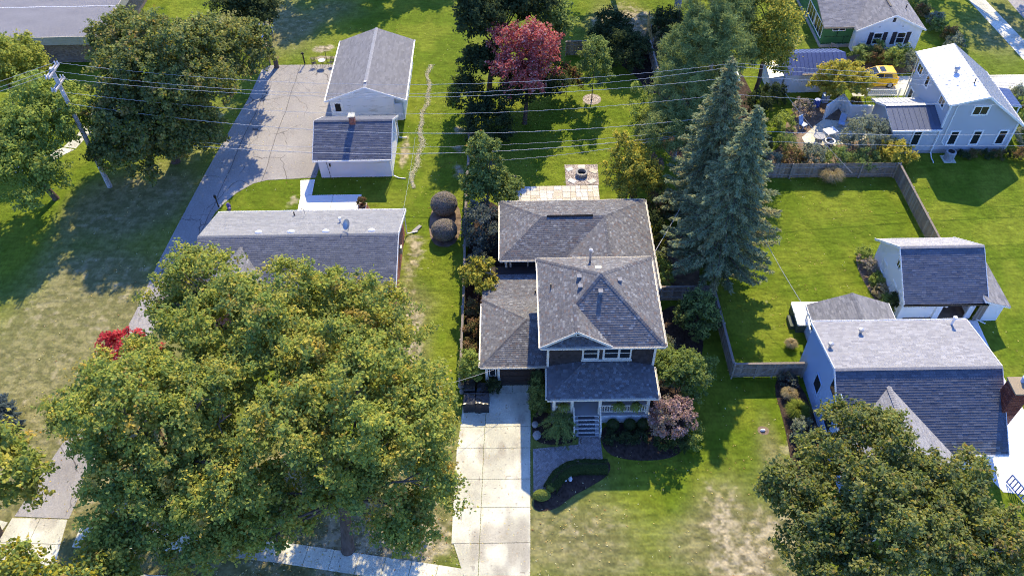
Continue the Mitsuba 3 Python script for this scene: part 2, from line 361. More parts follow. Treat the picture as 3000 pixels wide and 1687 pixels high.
def roof(house, name, planes, palette, weights, seed, deck='cream', parts=(), caps=(), thick=0.13, capcol=None, **kw):
    """One roof of a house: a slab, single shingles where they show largest, the rest of the shingles joined, and ridge caps."""
    rng = np.random.default_rng(seed)
    slab = cat([plane_fan(np.asarray(p, float) - [0, 0, 0.012], thick) for p in planes])
    k = put(house, name, slab, deck)
    V = []
    for i, p in enumerate(planes):
        s = shingle_plane(k, p, palette, weights, rng, parts=parts[i] if i < len(parts) else 0, **kw)
        if s: V.append(s)
    v, f = cat([(a, b) for a, b, _ in V]); c = np.vstack([x for _, _, x in V])
    put(k, 'shingles', (v, f), 'shingle', color=c, kind='stuff')
    if caps:
        mv, mc = [], []
        for a, b in caps:
            a, b = np.asarray(a, float), np.asarray(b, float); d = b - a; L = np.linalg.norm(d); d /= L
            s = norm(np.cross(d, [0, 0, 1.0])); up = np.cross(s, d)
            m = max(2, int(L / 0.16))
            for i in range(m):
                c0 = a + d * L * (i + 0.5) / m + up * 0.018
                tilt = d * 0.9965 + up * 0.08
                uu = np.cross(s, tilt)
                for sg in (-1, 1):
                    ss = s * 0.93 * sg - uu * 0.36
                    mv.append(obox(c0 + ss * 0.075, [norm(tilt), norm(ss), norm(np.cross(tilt, ss))], [0.095, 0.085, 0.008]))
                    col = np.asarray(palette[int(tone_pick(rng, 1, palette, weights)[0])])
                    mc.append(np.tile(col * 0.9 if capcol is None else np.asarray(capcol) * rng.uniform(.92, 1.08), (8, 1)))
        put(k, 'ridge_caps', cat(mv), 'shingle', color=np.vstack(mc), kind='stuff')
    return k

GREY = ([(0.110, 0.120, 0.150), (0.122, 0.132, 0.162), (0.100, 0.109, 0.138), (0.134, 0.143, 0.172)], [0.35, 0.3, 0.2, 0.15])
SUNLIT_PALE = ([(0.262, 0.262, 0.275), (0.280, 0.280, 0.292), (0.245, 0.245, 0.260), (0.300, 0.300, 0.310)], [0.35, 0.3, 0.2, 0.15])  # shingle tones with sunlight painted in, for the lit slopes
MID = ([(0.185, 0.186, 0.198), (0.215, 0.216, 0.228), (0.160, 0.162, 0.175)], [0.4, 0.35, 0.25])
RANCH_SUNLIT = ([(0.225, 0.232, 0.245), (0.236, 0.243, 0.256), (0.214, 0.222, 0.235)], [0.4, 0.35, 0.25])  # brick house shingles, paler to carry the sun on the back slope
LONG = ([(0.180, 0.182, 0.196), (0.190, 0.192, 0.206), (0.170, 0.172, 0.186)], [0.4, 0.35, 0.25])
HOUSE = (TONES, TONE_W)

# ------------------------------------------------------------------ windows, trim
def window(parent, c, u, n, w, h, frame='white', trim=0.10, cols=1, rows=2, name='window', proud=0.045, pane='glass'):
    c, u, n = np.asarray(c, float), norm(u), norm(n); z = np.array([0, 0, 1.0]); A = [u, n, z]
    fr = [obox(c + u * s * (w / 2 - trim / 2) + n * proud / 2, A, [trim / 2, proud / 2 + 0.01, h / 2]) for s in (-1, 1)]
    fr += [obox(c + z * s * (h / 2 - trim / 2) + n * proud / 2, A, [w / 2 - trim + 0.001, proud / 2 + 0.008, trim / 2]) for s in (-1, 1)]
    iw, ih = w - 2 * trim, h - 2 * trim
    k = put(parent, name, cat(fr), frame)
    for i in range(cols):
        for j in range(rows):
            cc = c + u * iw * ((i + 0.5) / cols - 0.5) + z * ih * ((j + 0.5) / rows - 0.5) + n * (0.006 + 0.008 * (j == 0))
            put(k, 'pane', obox(cc, A, [iw / cols / 2 - 0.003, 0.008, ih / rows / 2 - 0.003]), pane)
    bars = [obox(c + u * iw * (i / cols - 0.5) + n * 0.018, A, [0.028, 0.014, ih / 2]) for i in range(1, cols)]
    bars += [obox(c + z * ih * (j / rows - 0.5) + n * 0.020, A, [iw / 2, 0.014, 0.028]) for j in range(1, rows)]
    if bars: put(k, 'muntin', cat(bars), frame)
    return k
def gutter(parent, p, q, out, bsdf='white', w=0.11, h=0.12):
    p, q, out = np.asarray(p, float), np.asarray(q, float), norm(out)
    d = norm(q - p); c = (p + q) / 2 + out * (w / 2 + 0.004) + np.array([0, 0, -h / 2 - 0.002]); L = np.linalg.norm(q - p)
    A = [d, out, np.cross(d, out)]
    m = [obox(c - [0, 0, h / 2 - 0.008], A, [L / 2, w / 2, 0.008]), obox(c + out * (w / 2 - 0.008), A, [L / 2, 0.008, h / 2]), obox(c - out * (w / 2 - 0.006), A, [L / 2, 0.006, h / 2])]
    m += [obox(c + d * s * (L / 2 - 0.006), A, [0.006, w / 2, h / 2]) for s in (-1, 1)]
    return put(parent, 'gutter', cat(m), bsdf)
def rake(parent, p, q, bsdf='white', w=0.035, h=0.17, name='rake_board'):
    p, q = np.asarray(p, float) - [0, 0, h / 2 - 0.03], np.asarray(q, float) - [0, 0, h / 2 - 0.03]
    return put(parent, name, bar(p, q, w, h), bsdf)
def downspout(parent, pts, bsdf='white', r=0.045):
    return put(parent, 'downspout', tube(pts, r, 6), bsdf)

# ================================================================== THE SETTING
def sheet(poly, z0, z1): return prism(poly, z0, z1)
def smooth_poly(pts, k=6):
    """A closed outline rounded by Chaikin cutting."""
    p = np.asarray(pts, float)
    for _ in range(k and 2):
        a, b = p, np.roll(p, -1, 0); p = np.stack([a * .75 + b * .25, a * .25 + b * .75], 1).reshape(-1, 2)
    return Polygon(p).buffer(0)
structure('lawn', (np.array([[-600, -300, 0], [600, -300, 0], [600, 900, 0], [-600, 900, 0]], float), np.array([[0, 1, 2], [0, 2, 3]])), 'lawn')
asph = [(-24.26, 70.4), (-24.9, 69.6), (-25.2, 64.7), (-25.7, 61.0), (-26.5, 54.26), (-27.2, 46.9), (-27.5, 43.4), (-27.7, 38.6), (-28.0, 35.3), (-28.3, 32.3), (-28.6, 29.1), (-29.2, 26.5), (-30.0, 22.6),
        (-26.7, 22.4), (-26.4, 29), (-25.9, 36.7), (-25.3, 43.0), (-24.5, 48.9), (-24.0, 50.1), (-23.3, 51.3), (-22.1, 52.5), (-21.0, 52.9), (-17.0, 53.1), (-16.6, 58.5), (-16.7, 61.0), (-16.8, 70.3)]
structure('asphalt_driveway', sheet(asph, -0.3, 0.018), 'asphalt', label='grey cracked asphalt driveway curving beside the white garages')
# concrete slabs: every slab a part of its driveway or pavement
def slabs(name, polys, label=None, z=0.035, bsdf='concrete', gap=0.015):
    k = fresh(name); labels[k] = {'kind': 'structure'}
    if label: labels[k]['label'] = label
    for P in polys:
        P = (P if isinstance(P, shapely.Geometry) else Polygon(P)).buffer(-gap, join_style=2)
        if P.is_empty: continue
        put(k, 'slab', prism(P, -0.1, z + R.uniform(-0.003, 0.003)), bsdf)
    return k
rows = [18.2, 20.55, 22.75, 24.6, 26.75, 28.3, 30.9]
xl, xm, xr = [-4.12, -4.12, -4.12, -4.1, -4.06, -3.9, -3.75], [-2.55, -2.5, -2.46, -2.42, -2.38, -2.33, -2.2], [0.34, 0.40, 0.44, 0.48, 0.52, 0.58, 0.62]
quads = []
for i in range(6):
    quads.append([(xl[i], rows[i]), (xm[i], rows[i]), (xm[i + 1], rows[i + 1]), (xl[i + 1], rows[i + 1])])
    quads.append([(xm[i], rows[i]), (xr[i], rows[i]), (xr[i + 1], rows[i + 1]), (xm[i + 1], rows[i + 1])])
quads[0] = [(-3.2, 18.2), (-2.55, 18.2), (-2.5, 20.55), (-4.0, 20.55)]
quads += [[(-2.0, 30.9), (-0.55, 30.9), (-0.55, 31.5), (-2.0, 31.5)], [(-0.55, 30.9), (0.62, 30.9), (0.62, 31.5), (-0.55, 31.5)]]
slabs('concrete_driveway', quads, 'pale concrete driveway of large slabs in front of the brown house')
walk = LineString([(-45, 25.4), (-29.5, 21.4), (-21.4, 21.05), (-18.4, 20.75), (-13.7, 20.15), (-9.3, 19.42), (-6.0, 18.9), (-3.4, 18.45)])
wp = []
L = walk.length; m = int(L / 1.5)
for i in range(m):
    a, b = walk.interpolate(i / m * L), walk.interpolate((i + 1) / m * L)
    if -26.6 > (a.x + b.x) / 2 > -30.4: continue
    d = norm([b.x - a.x, b.y - a.y, 0])[:2]; s = np.array([-d[1], d[0]]) * 0.62
    A, B = np.array([a.x, a.y]), np.array([b.x, b.y]); wp.append([A - s, B - s, B + s, A + s])
slabs('sidewalk', wp, 'concrete sidewalk under the large maples along the street', z=0.03)
slabs('driveway_apron', [[(-30.1, 22.5), (-28.4, 22.45), (-28.5, 20.9), (-30.3, 21.0)], [(-28.4, 22.45), (-26.75, 22.35), (-26.6, 20.8), (-28.5, 20.9)], [(-30.3, 21.0), (-28.5, 20.9), (-28.6, 18.9), (-30.6, 19.0)], [(-28.5, 20.9), (-26.6, 20.8), (-26.3, 18.8), (-28.6, 18.9)]],
      'concrete apron where the asphalt driveway meets the street', z=0.03)
structure('kerb', prism([(-24, 18.95), (-18, 18.55), (-18, 18.72), (-24, 19.12)], -0.1, 0.12), 'concrete')
structure('street', prism([(-60, 14.5), (40, 10.0), (40, 4.0), (-60, 8.0)], -0.1, 0.012), 'asphalt')
slabs('garden_path', [[(-39.4, 63.2), (-38.4, 63.0), (-38.3, 60.3), (-39.4, 60.3)], [(-39.4, 60.2), (-38.3, 60.2), (-38.9, 57.6), (-40.1, 57.9)], [(-40.1, 57.8), (-38.95, 57.5), (-40.6, 55.7), (-41.7, 56.5)], [(-41.8, 56.4), (-40.7, 55.6), (-44.6, 53.4), (-45.4, 54.5)], [(-45.5, 54.4), (-44.7, 53.3), (-50, 51.6), (-50.4, 52.8)]],
      'curved concrete path under the lime green trees', z=0.025)
slabs('shed_patio', [[(-18.25, 52.75), (-17.0, 52.85), (-16.95, 50.85), (-17.9, 50.8)], [(-17.9, 50.8), (-15.2, 50.85), (-15.2, 48.3), (-17.8, 48.3)], [(-15.2, 50.85), (-12.85, 50.85), (-12.75, 48.3), (-15.2, 48.3)]],
      'bright concrete patio and walk behind the red brick house', z=0.05, bsdf='white_concrete')
slabs('side_drive', [[(27.75, 24.6), (31.9, 24.4), (31.95, 29.2), (27.75, 29.2)], [(27.75, 29.2), (31.95, 29.2), (31.7, 31.9), (27.75, 31.9)], [(27.75, 31.9), (31.7, 31.9), (31.9, 36.5), (27.75, 36.5)], [(24.9, 35.0), (27.75, 35.0), (27.75, 36.5), (24.9, 36.5)], [(28.3, 23.3), (33.2, 22.6), (33.2, 24.4), (27.75, 24.6)], [(29.1, 22.8), (33.5, 21.8), (34.5, 17.0), (31, 17)]],
      'bright concrete drive beside the blue grey house', z=0.03, bsdf='white_concrete')
slabs('public_walk', [[(47.7 + 0.12 * i, 81 - 1.6 * i + 4.8), (49.5 + 0.12 * i, 81 - 1.6 * i + 4.8), (49.62 + 0.12 * i, 79.4 - 1.6 * i + 4.8), (47.82 + 0.12 * i, 79.4 - 1.6 * i + 4.8)] for i in range(14)], 'concrete walk crossing the shaded lawn beyond the houses', z=0.02)
structure('far_street', prism([(52.0, 90), (60, 90), (60, 60), (52.6, 60)], -0.1, 0.012), 'asphalt')
structure('gravel_drive', prism([(31.0, 66.6), (53, 66.4), (53, 64.1), (44.2, 63.9), (35.4, 63.4), (31.0, 63.4)], -0.1, 0.014), 'concrete')
# planting beds, and one dark sheet painting the shade under the pines
structure('mulch_and_shade_bed', prism(smooth_poly([(0.64, 28.97), (0.67, 26.95), (3.5, 26.98), (3.45, 28.4), (1.2, 29.6)]), -0.1, 0.022), 'mulch')
structure('mulch_and_shade_bed', prism(smooth_poly([(0.62, 23.3), (0.66, 22.45), (1.9, 22.55), (2.95, 23.45), (3.93, 23.95), (5.35, 24.85), (5.35, 25.9), (4.0, 25.85), (2.8, 25.6), (1.9, 24.95), (1.4, 24.0)]), -0.1, 0.022), 'mulch')
structure('mulch_and_shade_bed', prism(smooth_poly([(4.95, 28.5), (4.97, 26.35), (6.5, 25.75), (8.6, 25.75), (9.8, 26.2), (10.3, 27.3), (10.3, 29.8), (12.6, 34.0), (12.8, 38.2), (9.6, 38.2), (8.3, 31.0), (8.2, 28.4)]), -0.1, 0.022), 'mulch')
structure('mulch_and_shade_bed', prism(smooth_poly([(-3.9, 31.3), (-2.35, 31.3), (-2.35, 40.3), (-0.9, 40.6), (-1.0, 49.6), (-4.0, 49.6)]), -0.1, 0.022), 'mulch')
structure('mulch_and_shade_bed', prism(smooth_poly([(16.5, 31.9), (18.6, 31.9), (18.6, 24.0), (16.2, 24.0), (16.6, 28)]), -0.1, 0.022), 'mulch')
structure('garden_soil', prism(smooth_poly([(25.3, 43.3), (26.4, 43.0), (26.5, 37.2), (25.7, 37.2), (25.0, 40.8)]), -0.1, 0.022), 'soil')
structure('garden_soil', prism(smooth_poly([(23.2, 56.8), (24.2, 60.6), (26.8, 62.4), (31.4, 62.8), (31.2, 52.3), (20.5, 52.3), (20.8, 54.4)]), -0.1, 0.012), 'soil')
structure('garden_soil', prism(smooth_poly([(31.5, 70.6), (39.5, 70.4), (39.0, 67.0), (31.5, 66.9)]), -0.1, 0.012), 'soil')
structure('garden_soil', prism(smooth_poly([(-7.1, 49.9), (-4.6, 49.9), (-4.5, 44.6), (-7.0, 44.6)]), -0.1, 0.010), 'soil')
structure('mulch_and_shade_bed', prism(smooth_poly([(9.0, 71), (20, 75), (22, 66), (22, 55), (15, 52.5), (11.8, 57), (12.5, 66)]), -0.1, 0.008), 'mulch')  # dark sheet that paints the tree shade under the pines, not a planting bed
structure('garden_soil', prism(smooth_poly([(-13.0, 49.5), (-12.0, 49.5), (-12.0, 48.6), (-13.0, 48.6)]), -0.1, 0.03), 'soil')
structure('garden_soil', prism(smooth_poly([(9.9, 46), (13.4, 46), (13.4, 39.2), (9.9, 39.2)]), -0.1, 0.010), 'soil')
# gravel pad with fire ring and stepping stones
pad = fresh('gravel_pad'); labels[pad] = {'kind': 'structure', 'label': 'square gravel pad round the fire pit'}
put(pad, 'gravel', prism([(3.98, 54.22), (6.77, 54.22), (6.7, 51.56), (3.97, 51.56)], -0.1, 0.03), 'gravel')
for i, (x, y, a, s) in enumerate([(5.40, 53.9, 0, .30), (4.38, 53.6, 0.5, .28), (6.37, 53.28, -0.6, .32), (4.5, 52.08, -0.7, .32), (6.15, 52.02, 0.6, .32)]):
    c, sn = math.cos(a), math.sin(a)
    put(pad, 'stepping_stone', obox((x, y, 0.04), [[c, sn, 0], [-sn, c, 0], [0, 0, 1]], [s, s * .72, .03]), 'flag_%d' % (i % 4))
fp = thing('fire_pit', 'round grey block fire ring on the gravel pad', 'fire pit')
for i in range(14):
    a = i * 2 * math.pi / 14; c, s = math.cos(a), math.sin(a)
    for j in range(2):
        a2 = a + j * math.pi / 14; c, s = math.cos(a2), math.sin(a2)
        put(fp, 'block', obox((5.34 + .42 * c, 52.9 + .42 * s, 0.12 + j * .155), [[c, s, 0], [-s, c, 0], [0, 0, 1]], [.075, .093, .074]), 'foundation')
put(fp, 'ash_bed', lathe([(0, .07), (.36, .06)], (5.34, 52.9, 0), 16), 'black')
# flagstone patio: each stone a part
pat = fresh('flagstone_patio'); labels[pat] = {'kind': 'structure', 'label': 'pale flagstone patio behind the brown house'}
rg = np.random.default_rng(3)
def split(x0, y0, x1, y1, d):
    w, h = x1 - x0, y1 - y0
    if d == 0 or (w < 0.62 and h < 0.62) or (w * h < 0.34 and rg.random() < .6): return [(x0, y0, x1, y1)]
    t = rg.uniform(.36, .64)
    if w > h * 0.9: return split(x0, y0, x0 + w * t, y1, d - 1) + split(x0 + w * t, y0, x1, y1, d - 1)
    return split(x0, y0, x1, y0 + h * t, d - 1) + split(x0, y0 + h * t, x1, y1, d - 1)
for i, (a, b, c, d) in enumerate(split(-0.3, 47.0, 6.62, 51.5, 7)):
    put(pat, 'flagstone', box(a + .014, c - .014, b + .014, d - .014, -.05, .03 + rg.uniform(0, .006)), 'flag_%d' % rg.integers(4))
put(pat, 'joint_sand', box(-0.32, 6.64, 46.98, 51.52, -.06, .018), 'soil')
# herringbone brick walk: bricks of 0.2 m, joined
bw = fresh('brick_walk'); labels[bw] = {'kind': 'structure', 'label': 'grey herringbone brick walk from the porch stairs to the driveway'}
area = Polygon([(0.66, 26.66), (3.5, 26.93), (3.55, 27.5), (4.92, 27.48), (4.95, 25.8), (4.05, 25.85), (2.82, 25.6), (1.95, 24.95), (1.43, 24.0), (1.1, 23.45), (0.62, 23.3)])
put(bw, 'bedding', prism(area.buffer(-.01), -.08, .012), 'soil')
inner = area.buffer(-.12); mv, mc = [], []
def brick(cx, cy, ang, l, w):
    c, s = math.cos(ang), math.sin(ang)
    mv.append(obox((cx, cy, .012 + R.uniform(0, .004)), [[c, s, 0], [-s, c, 0], [0, 0, 1]], [l / 2 - .006, w / 2 - .006, .025]))
    mc.append(np.tile(np.array([0.30, 0.275, 0.27]) * R.uniform(.72, 1.2), (8, 1)))
a0 = math.radians(45); c0, s0 = math.cos(a0), math.sin(a0)
for i in range(-60, 60):
    for j in range(-30, 30):
        # herringbone on a 0.1 m lattice turned by 45 degrees: one brick along, one across
        for (gx, gy, rot) in ((.1 * (i + 4 * j + 1), .1 * (i + .5), 0.0), (.1 * (i + 4 * j + 3.5), .1 * (i + 1), math.pi / 2)):
            x, y = 2.6 + c0 * gx - s0 * gy, 25.6 + s0 * gx + c0 * gy
            if 0.4 < x < 5.2 and 23 < y < 27.8 and inner.contains(Point(x, y)): brick(x, y, a0 + rot, .2, .1)
ring = area.buffer(-.06).exterior
nb = int(ring.length / .105)
for i in range(nb):
    p0, p1 = ring.interpolate(i / nb * ring.length), ring.interpolate((i + .5) / nb * ring.length)
    brick(p0.x, p0.y, math.atan2(p1.y - p0.y, p1.x - p0.x) + math.pi / 2, .11, .1)
put(bw, 'bricks', cat(mv), 'painted_mesh', color=np.vstack(mc), kind='stuff')

# ================================================================== THE BROWN HOUSE
H = thing('brown_house', 'dark brown two-storey house with hipped shingle roofs and white porch, in the middle', 'house')
put(H, 'wall', cat([box(1.65, 8.25, 30.65, 37.1, 0, 5.72)]), 'shake')
put(H, 'wall', cat([box(-2.25, 1.66, 31.55, 36.7, 0, 2.45), box(-2.2, 1.66, 36.7, 40.5, 0, 1.95)]), 'shake')
put(H, 'wall', cat([box(-0.95, 9.15, 40.5, 45.85, 0, 2.98), box(3.3, 9.15, 37.1, 40.5, 0, 2.98)]), 'shake')
# upper roof: hip with a front gable whose left slope runs into the hip
A_, B_, C_, D_ = (1.2, 30.15, 5.67), (3.36, 30.15, 7.087), (3.36, 32.31, 7.087), (4.94, 33.86, 8.115)
E_, F_, G_, V_ = (1.2, 37.56, 5.67), (8.68, 37.56, 5.67), (8.68, 30.15, 5.67), (5.5, 30.15, 5.67)
up = [[C_, V_, G_, D_], [A_, B_, C_, D_, E_], [B_, V_, C_], [G_, F_, D_], [F_, E_, D_]]
rk = roof(H, 'roof', up, *HOUSE, seed=11, parts=(170, 70, 0, 40, 0), caps=((B_, C_), (C_, D_), (D_, G_), (D_, E_), (D_, F_)))
put(H, 'wall', profile_y([(1.9, 5.9), (4.85, 5.9), (3.36, 6.94)], 30.72, 30.9), 'shake')
roof(H, 'gable_apron', [[(1.25, 30.15, 5.69), (5.45, 30.15, 5.69), (4.85, 30.72, 6.05), (1.85, 30.72, 6.05)]], *HOUSE, seed=12, thick=0.05)
rake(H, A_, B_, 'cream'); rake(H, B_, V_, 'cream')
for p, q, o in ((A_, G_, (0, -1, 0)), (E_, A_, (-1, 0, 0)), (G_, F_, (1, 0, 0)), (F_, E_, (0, 1, 0))): gutter(H, p, q, o, 'cream')
window(H, (3.36, 30.72, 6.24), (1, 0, 0), (0, -1, 0), .86, .46, 'cream', .09, cols=2, rows=1)
put(H, 'soffit', box(1.28, 8.6, 30.2, 37.5, 5.50, 5.53), 'cream')
for x in (1.68, 8.22):
    put(H, 'corner_trim', box(x - .07, x + .07, 30.58, 30.72, 0.1, 5.5), 'cream')
window(H, (4.29, 30.65, 4.43), (1, 0, 0), (0, -1, 0), 1.05, 1.16, 'cream', .12)
window(H, (5.56, 30.65, 4.43), (1, 0, 0), (0, -1, 0), 1.05, 1.16, 'cream', .12)
window(H, (6.40, 30.65, 4.43), (1, 0, 0), (0, -1, 0), .80, 1.16, 'cream', .10)
put(H, 'window_sill', box(3.72, 6.86, 30.52, 30.64, 3.76, 3.83), 'cream')
# porch
pr = [[(1.56, 28.2, 3.12), (8.32, 28.2, 3.12), (5.9, 30.66, 3.66), (4.0, 30.66, 3.66)], [(1.56, 28.2, 3.12), (4.0, 30.66, 3.66), (1.62, 30.66, 3.16)], [(8.32, 28.2, 3.12), (8.28, 30.66, 3.16), (5.9, 30.66, 3.66)]]
roof(H, 'porch_roof', pr, *HOUSE, seed=13, parts=(0,), caps=(((1.56, 28.2, 3.12), (4.0, 30.66, 3.66)), ((8.32, 28.2, 3.12), (5.9, 30.66, 3.66))))
gutter(H, (1.56, 28.2, 3.12), (8.32, 28.2, 3.12), (0, -1, 0), 'cream')
gutter(H, (8.32, 28.2, 3.12), (8.30, 30.5, 3.14), (1, 0, 0), 'cream'); gutter(H, (1.62, 30.5, 3.14), (1.56, 28.2, 3.12), (-1, 0, 0), 'cream')
put(H, 'porch_beam', cat([box(1.9, 7.95, 28.5, 28.68, 2.72, 2.96), box(1.9, 2.08, 28.68, 30.6, 2.72, 2.96), box(7.77, 7.95, 28.68, 30.6, 2.72, 2.96)]), 'cream')
put(H, 'porch_ceiling', box(1.75, 8.1, 28.4, 30.6, 2.97, 3.0), 'cream')
put(H, 'porch_floor', box(1.85, 8.05, 28.45, 30.64, .86, .95), 'deck_grey')
put(H, 'porch_skirt', cat([box(1.9, 3.2, 28.5, 28.56, .0, .855), box(4.95, 8.0, 28.5, 28.56, 0, .855), box(7.94, 8.0, 28.56, 30.6, 0, .855), box(1.9, 1.96, 28.56, 30.6, 0, .855)]), 'white')
for x in (2.02, 3.13, 4.86, 7.83): put(H, 'porch_post', box(x - .09, x + .09, 28.5, 28.68, .95, 2.72), 'cream')
for a, b in ((2.11, 3.04), (4.95, 7.74)):
    rl = put(H, 'railing', cat([box(a, b, 28.55, 28.63, 1.74, 1.80), box(a, b, 28.56, 28.62, 1.10, 1.16)]), 'cream')
    m = int((b - a) / .155)
    for i in range(m):
        x = a + (i + .5) * (b - a) / m
        put(rl, 'baluster', box(x - .022, x + .022, 28.57, 28.61, 1.16, 1.74), 'cream')
st = put(H, 'stairs', cat([profile_x([(28.45, 0.0), (27.45, 0.0), (28.45, .86)], 3.28, 3.33), profile_x([(28.45, 0), (27.45, 0), (28.45, .86)], 4.80, 4.85)]), 'white')
for i in range(5):
    z = .95 - (i + 1) * .158; y1 = 28.47 - i * .205
    put(st, 'step', box(3.3, 4.83, y1 - .235, y1, z - .04, z), 'deck_grey')
    put(st, 'tread_mat', box(3.55, 4.58, y1 - .19, y1 - .012, z + .002, z + .012), 'tread')
    put(st, 'riser', box(3.335, 4.795, y1 - .012, y1 - .0, z, z + .118), 'white')
for x in (3.25, 4.90):
    put(st, 'stair_rail', cat([bar((x, 28.5, 1.78), (x, 27.5, 0.92), .07), box(x - .05, x + .05, 27.42, 27.52, 0, 1.0), bar((x, 28.5, 1.12), (x, 27.5, .26), .05)] + [box(x - .02, x + .02, 27.6 + .13 * i, 27.64 + .13 * i, .34 + .112 * i, .98 + .112 * i) for i in range(7)]), 'cream')
put(H, 'door', box(3.6, 4.55, 30.58, 30.648, .96, 2.6), 'cream')
window(H, (6.2, 30.65, 1.9), (1, 0, 0), (0, -1, 0), 1.5, 1.2, 'cream', .12, cols=2)
# garage wing
wr = [[(-2.58, 31.25, 2.40), (1.62, 31.25, 2.40), (1.62, 34.27, 3.46), (0.43, 34.27, 3.46)], [(-2.58, 31.25, 2.40), (0.43, 34.27, 3.46), (-2.58, 37.0, 2.40)],
      [(-2.58, 37.0, 2.40), (0.43, 34.27, 3.46), (1.62, 34.27, 3.46), (1.62, 37.0, 2.50)], [(-2.58, 37.0, 2.42), (1.62, 37.0, 2.50), (1.62, 39.65, 2.05), (-2.55, 39.65, 2.0)]]
wr[2] = [(-2.58, 37.0, 2.42), (0.43, 34.27, 3.46), (1.62, 34.27, 3.46), (1.62, 37.0, 2.42)]
wr[3] = [(-2.58, 37.0, 2.42), (1.62, 37.0, 2.42), (1.62, 39.65, 2.02), (-2.55, 39.65, 2.02)]
roof(H, 'garage_roof', wr, *HOUSE, seed=14, parts=(0, 0, 20, 0), caps=(((-2.58, 31.25, 2.40), (0.43, 34.27, 3.46)), ((0.43, 34.27, 3.46), (-2.58, 37.0, 2.42)), ((0.43, 34.27, 3.46), (1.62, 34.27, 3.46))))
gutter(H, (-2.58, 31.25, 2.4), (1.6, 31.25, 2.4), (0, -1, 0), 'cream'); gutter(H, (-2.58, 36.6, 2.4), (-2.58, 31.25, 2.4), (-1, 0, 0), 'cream')
gd = put(H, 'garage_door', box(-1.35, 1.05, 31.50, 31.56, .05, 2.12), 'dark_brown')
for i in range(4):
    for j in range(4): put(gd, 'panel', box(-1.30 + j * .585, -.775 + j * .585, 31.475, 31.501, .1 + i * .51, .54 + i * .51), 'dark_brown')
put(H, 'door_trim', cat([box(-1.52, -1.36, 31.44, 31.548, 0, 2.25), box(1.06, 1.22, 31.44, 31.548, 0, 2.25), box(-1.36, 1.06, 31.44, 31.548, 2.13, 2.25)]), 'cream')
put(H, 'corner_trim', box(-2.30, -2.12, 31.42, 31.56, 0, 2.2), 'cream')
window(H, (-1.83, 31.55, 1.5), (1, 0, 0), (0, -1, 0), .46, .9, 'cream', .06, rows=1)
# rear wing
Z, W = 3.0, 4.27
rr = [[(-1.37, 40.13, Z), (3.18, 40.13, Z), (6.25, 43.2, W), (1.70, 43.2, W)], [(-1.37, 46.27, Z), (-1.37, 40.13, Z), (1.70, 43.2, W)], [(9.55, 46.27, Z), (-1.37, 46.27, Z), (1.70, 43.2, W), (6.25, 43.2, W)],
      [(3.18, 37.2, Z), (6.25, 37.2, W), (6.25, 43.2, W), (3.18, 40.13, Z)], [(9.55, 37.2, Z), (9.55, 46.27, Z), (6.25, 43.2, W), (6.25, 37.2, W)]]
roof(H, 'roof', rr, *HOUSE, seed=15, caps=(((1.70, 43.2, W), (6.25, 43.2, W)), ((1.70, 43.2, W), (-1.37, 40.13, Z)), ((1.70, 43.2, W), (-1.37, 46.27, Z)), ((6.25, 43.2, W), (9.55, 46.27, Z)), ((6.25, 43.2, W), (6.25, 37.3, W))))
put(H, 'ridge_vent', box(2.05, 5.35, 43.12, 43.28, W + .0, W + .065), 'matte_black')
for p, q, o in (((-1.37, 40.13, Z), (3.1, 40.13, Z), (0, -1, 0)), ((-1.37, 46.27, Z), (-1.37, 40.13, Z), (-1, 0, 0)), ((9.55, 37.2, Z), (9.55, 46.27, Z), (1, 0, 0)), ((9.55, 46.27, Z), (-1.37, 46.27, Z), (0, 1, 0))): gutter(H, p, q, o, 'cream')
window(H, (0.62, 40.5, 2.38), (1, 0, 0), (0, -1, 0), 2.6, 1.15, 'cream', .12, cols=2, rows=1)
put(H, 'corner_trim', box(-1.02, -.86, 40.40, 40.56, 1.9, 2.9), 'cream')
# things on the roof
put(H, 'flue_pipe', cat([tube([(4.56, 36.51, 6.3), (4.56, 36.51, 7.42)], .075, 10), lathe([(.12, 0), (.13, .10), (.02, .14)], (4.56, 36.51, 7.42), 12)]), 'grey_metal', smooth=40)
for x, y, z in ((3.69, 34.3, 7.31), (3.71, 33.49, 7.31), (6.15, 33.95, 7.33), (4.89, 32.89, 7.47)): put(H, 'roof_vent', cat([box(x - .12, x + .12, y - .12, y + .12, z - .12, z + .17), box(x - .14, x + .14, y - .14, y + .14, z + .15, z + .18)]), 'vent_grey')
put(H, 'vent_pipe', tube([(1.97, 34.57, 6.1), (1.97, 34.57, 6.5)], .04, 8), 'black')
put(H, 'vent_pipe', tube([(1.08, 37.59, 2.2), (1.08, 37.59, 2.6)], .05, 8), 'black')
put(H, 'roof_hatch', box(4.78, 5.12, 35.12, 35.36, 7.14, 7.26), 'grey_metal')
def dish(parent, c, r, az, name='satellite_dish', bsdf='grey_metal'):
    pr = [(r * t, .32 * r * t * t) for t in np.linspace(0, 1, 8)]
    v, f = lathe(pr, (0, 0, 0), 18); n = norm([math.cos(az) * .8, math.sin(az) * .8, .6]); s = norm(np.cross([0, 0, 1.0], n)); u = np.cross(n, s)
    v = np.asarray(c, float) + np.array([0, 0, .55]) + v[:, :1] * s + v[:, 1:2] * u + v[:, 2:] * n
    k = put(parent, name, (v, f), bsdf, smooth=True)
    cc = np.asarray(c, float); top = cc + [0, 0, .55]
    put(k, 'mast', tube([cc - [0, 0, .1], cc + [0, 0, .3], top], .025, 6), bsdf)
    put(k, 'feed_arm', cat([tube([top - u * r * .8, top + n * r * 1.1 - u * r * .1], .014, 5), ball(top + n * r * 1.12 - u * r * .08, (.05, .05, .07), 1)]), bsdf)
dish(H, (-2.14, 39.16, 2.02), .36, math.radians(70))

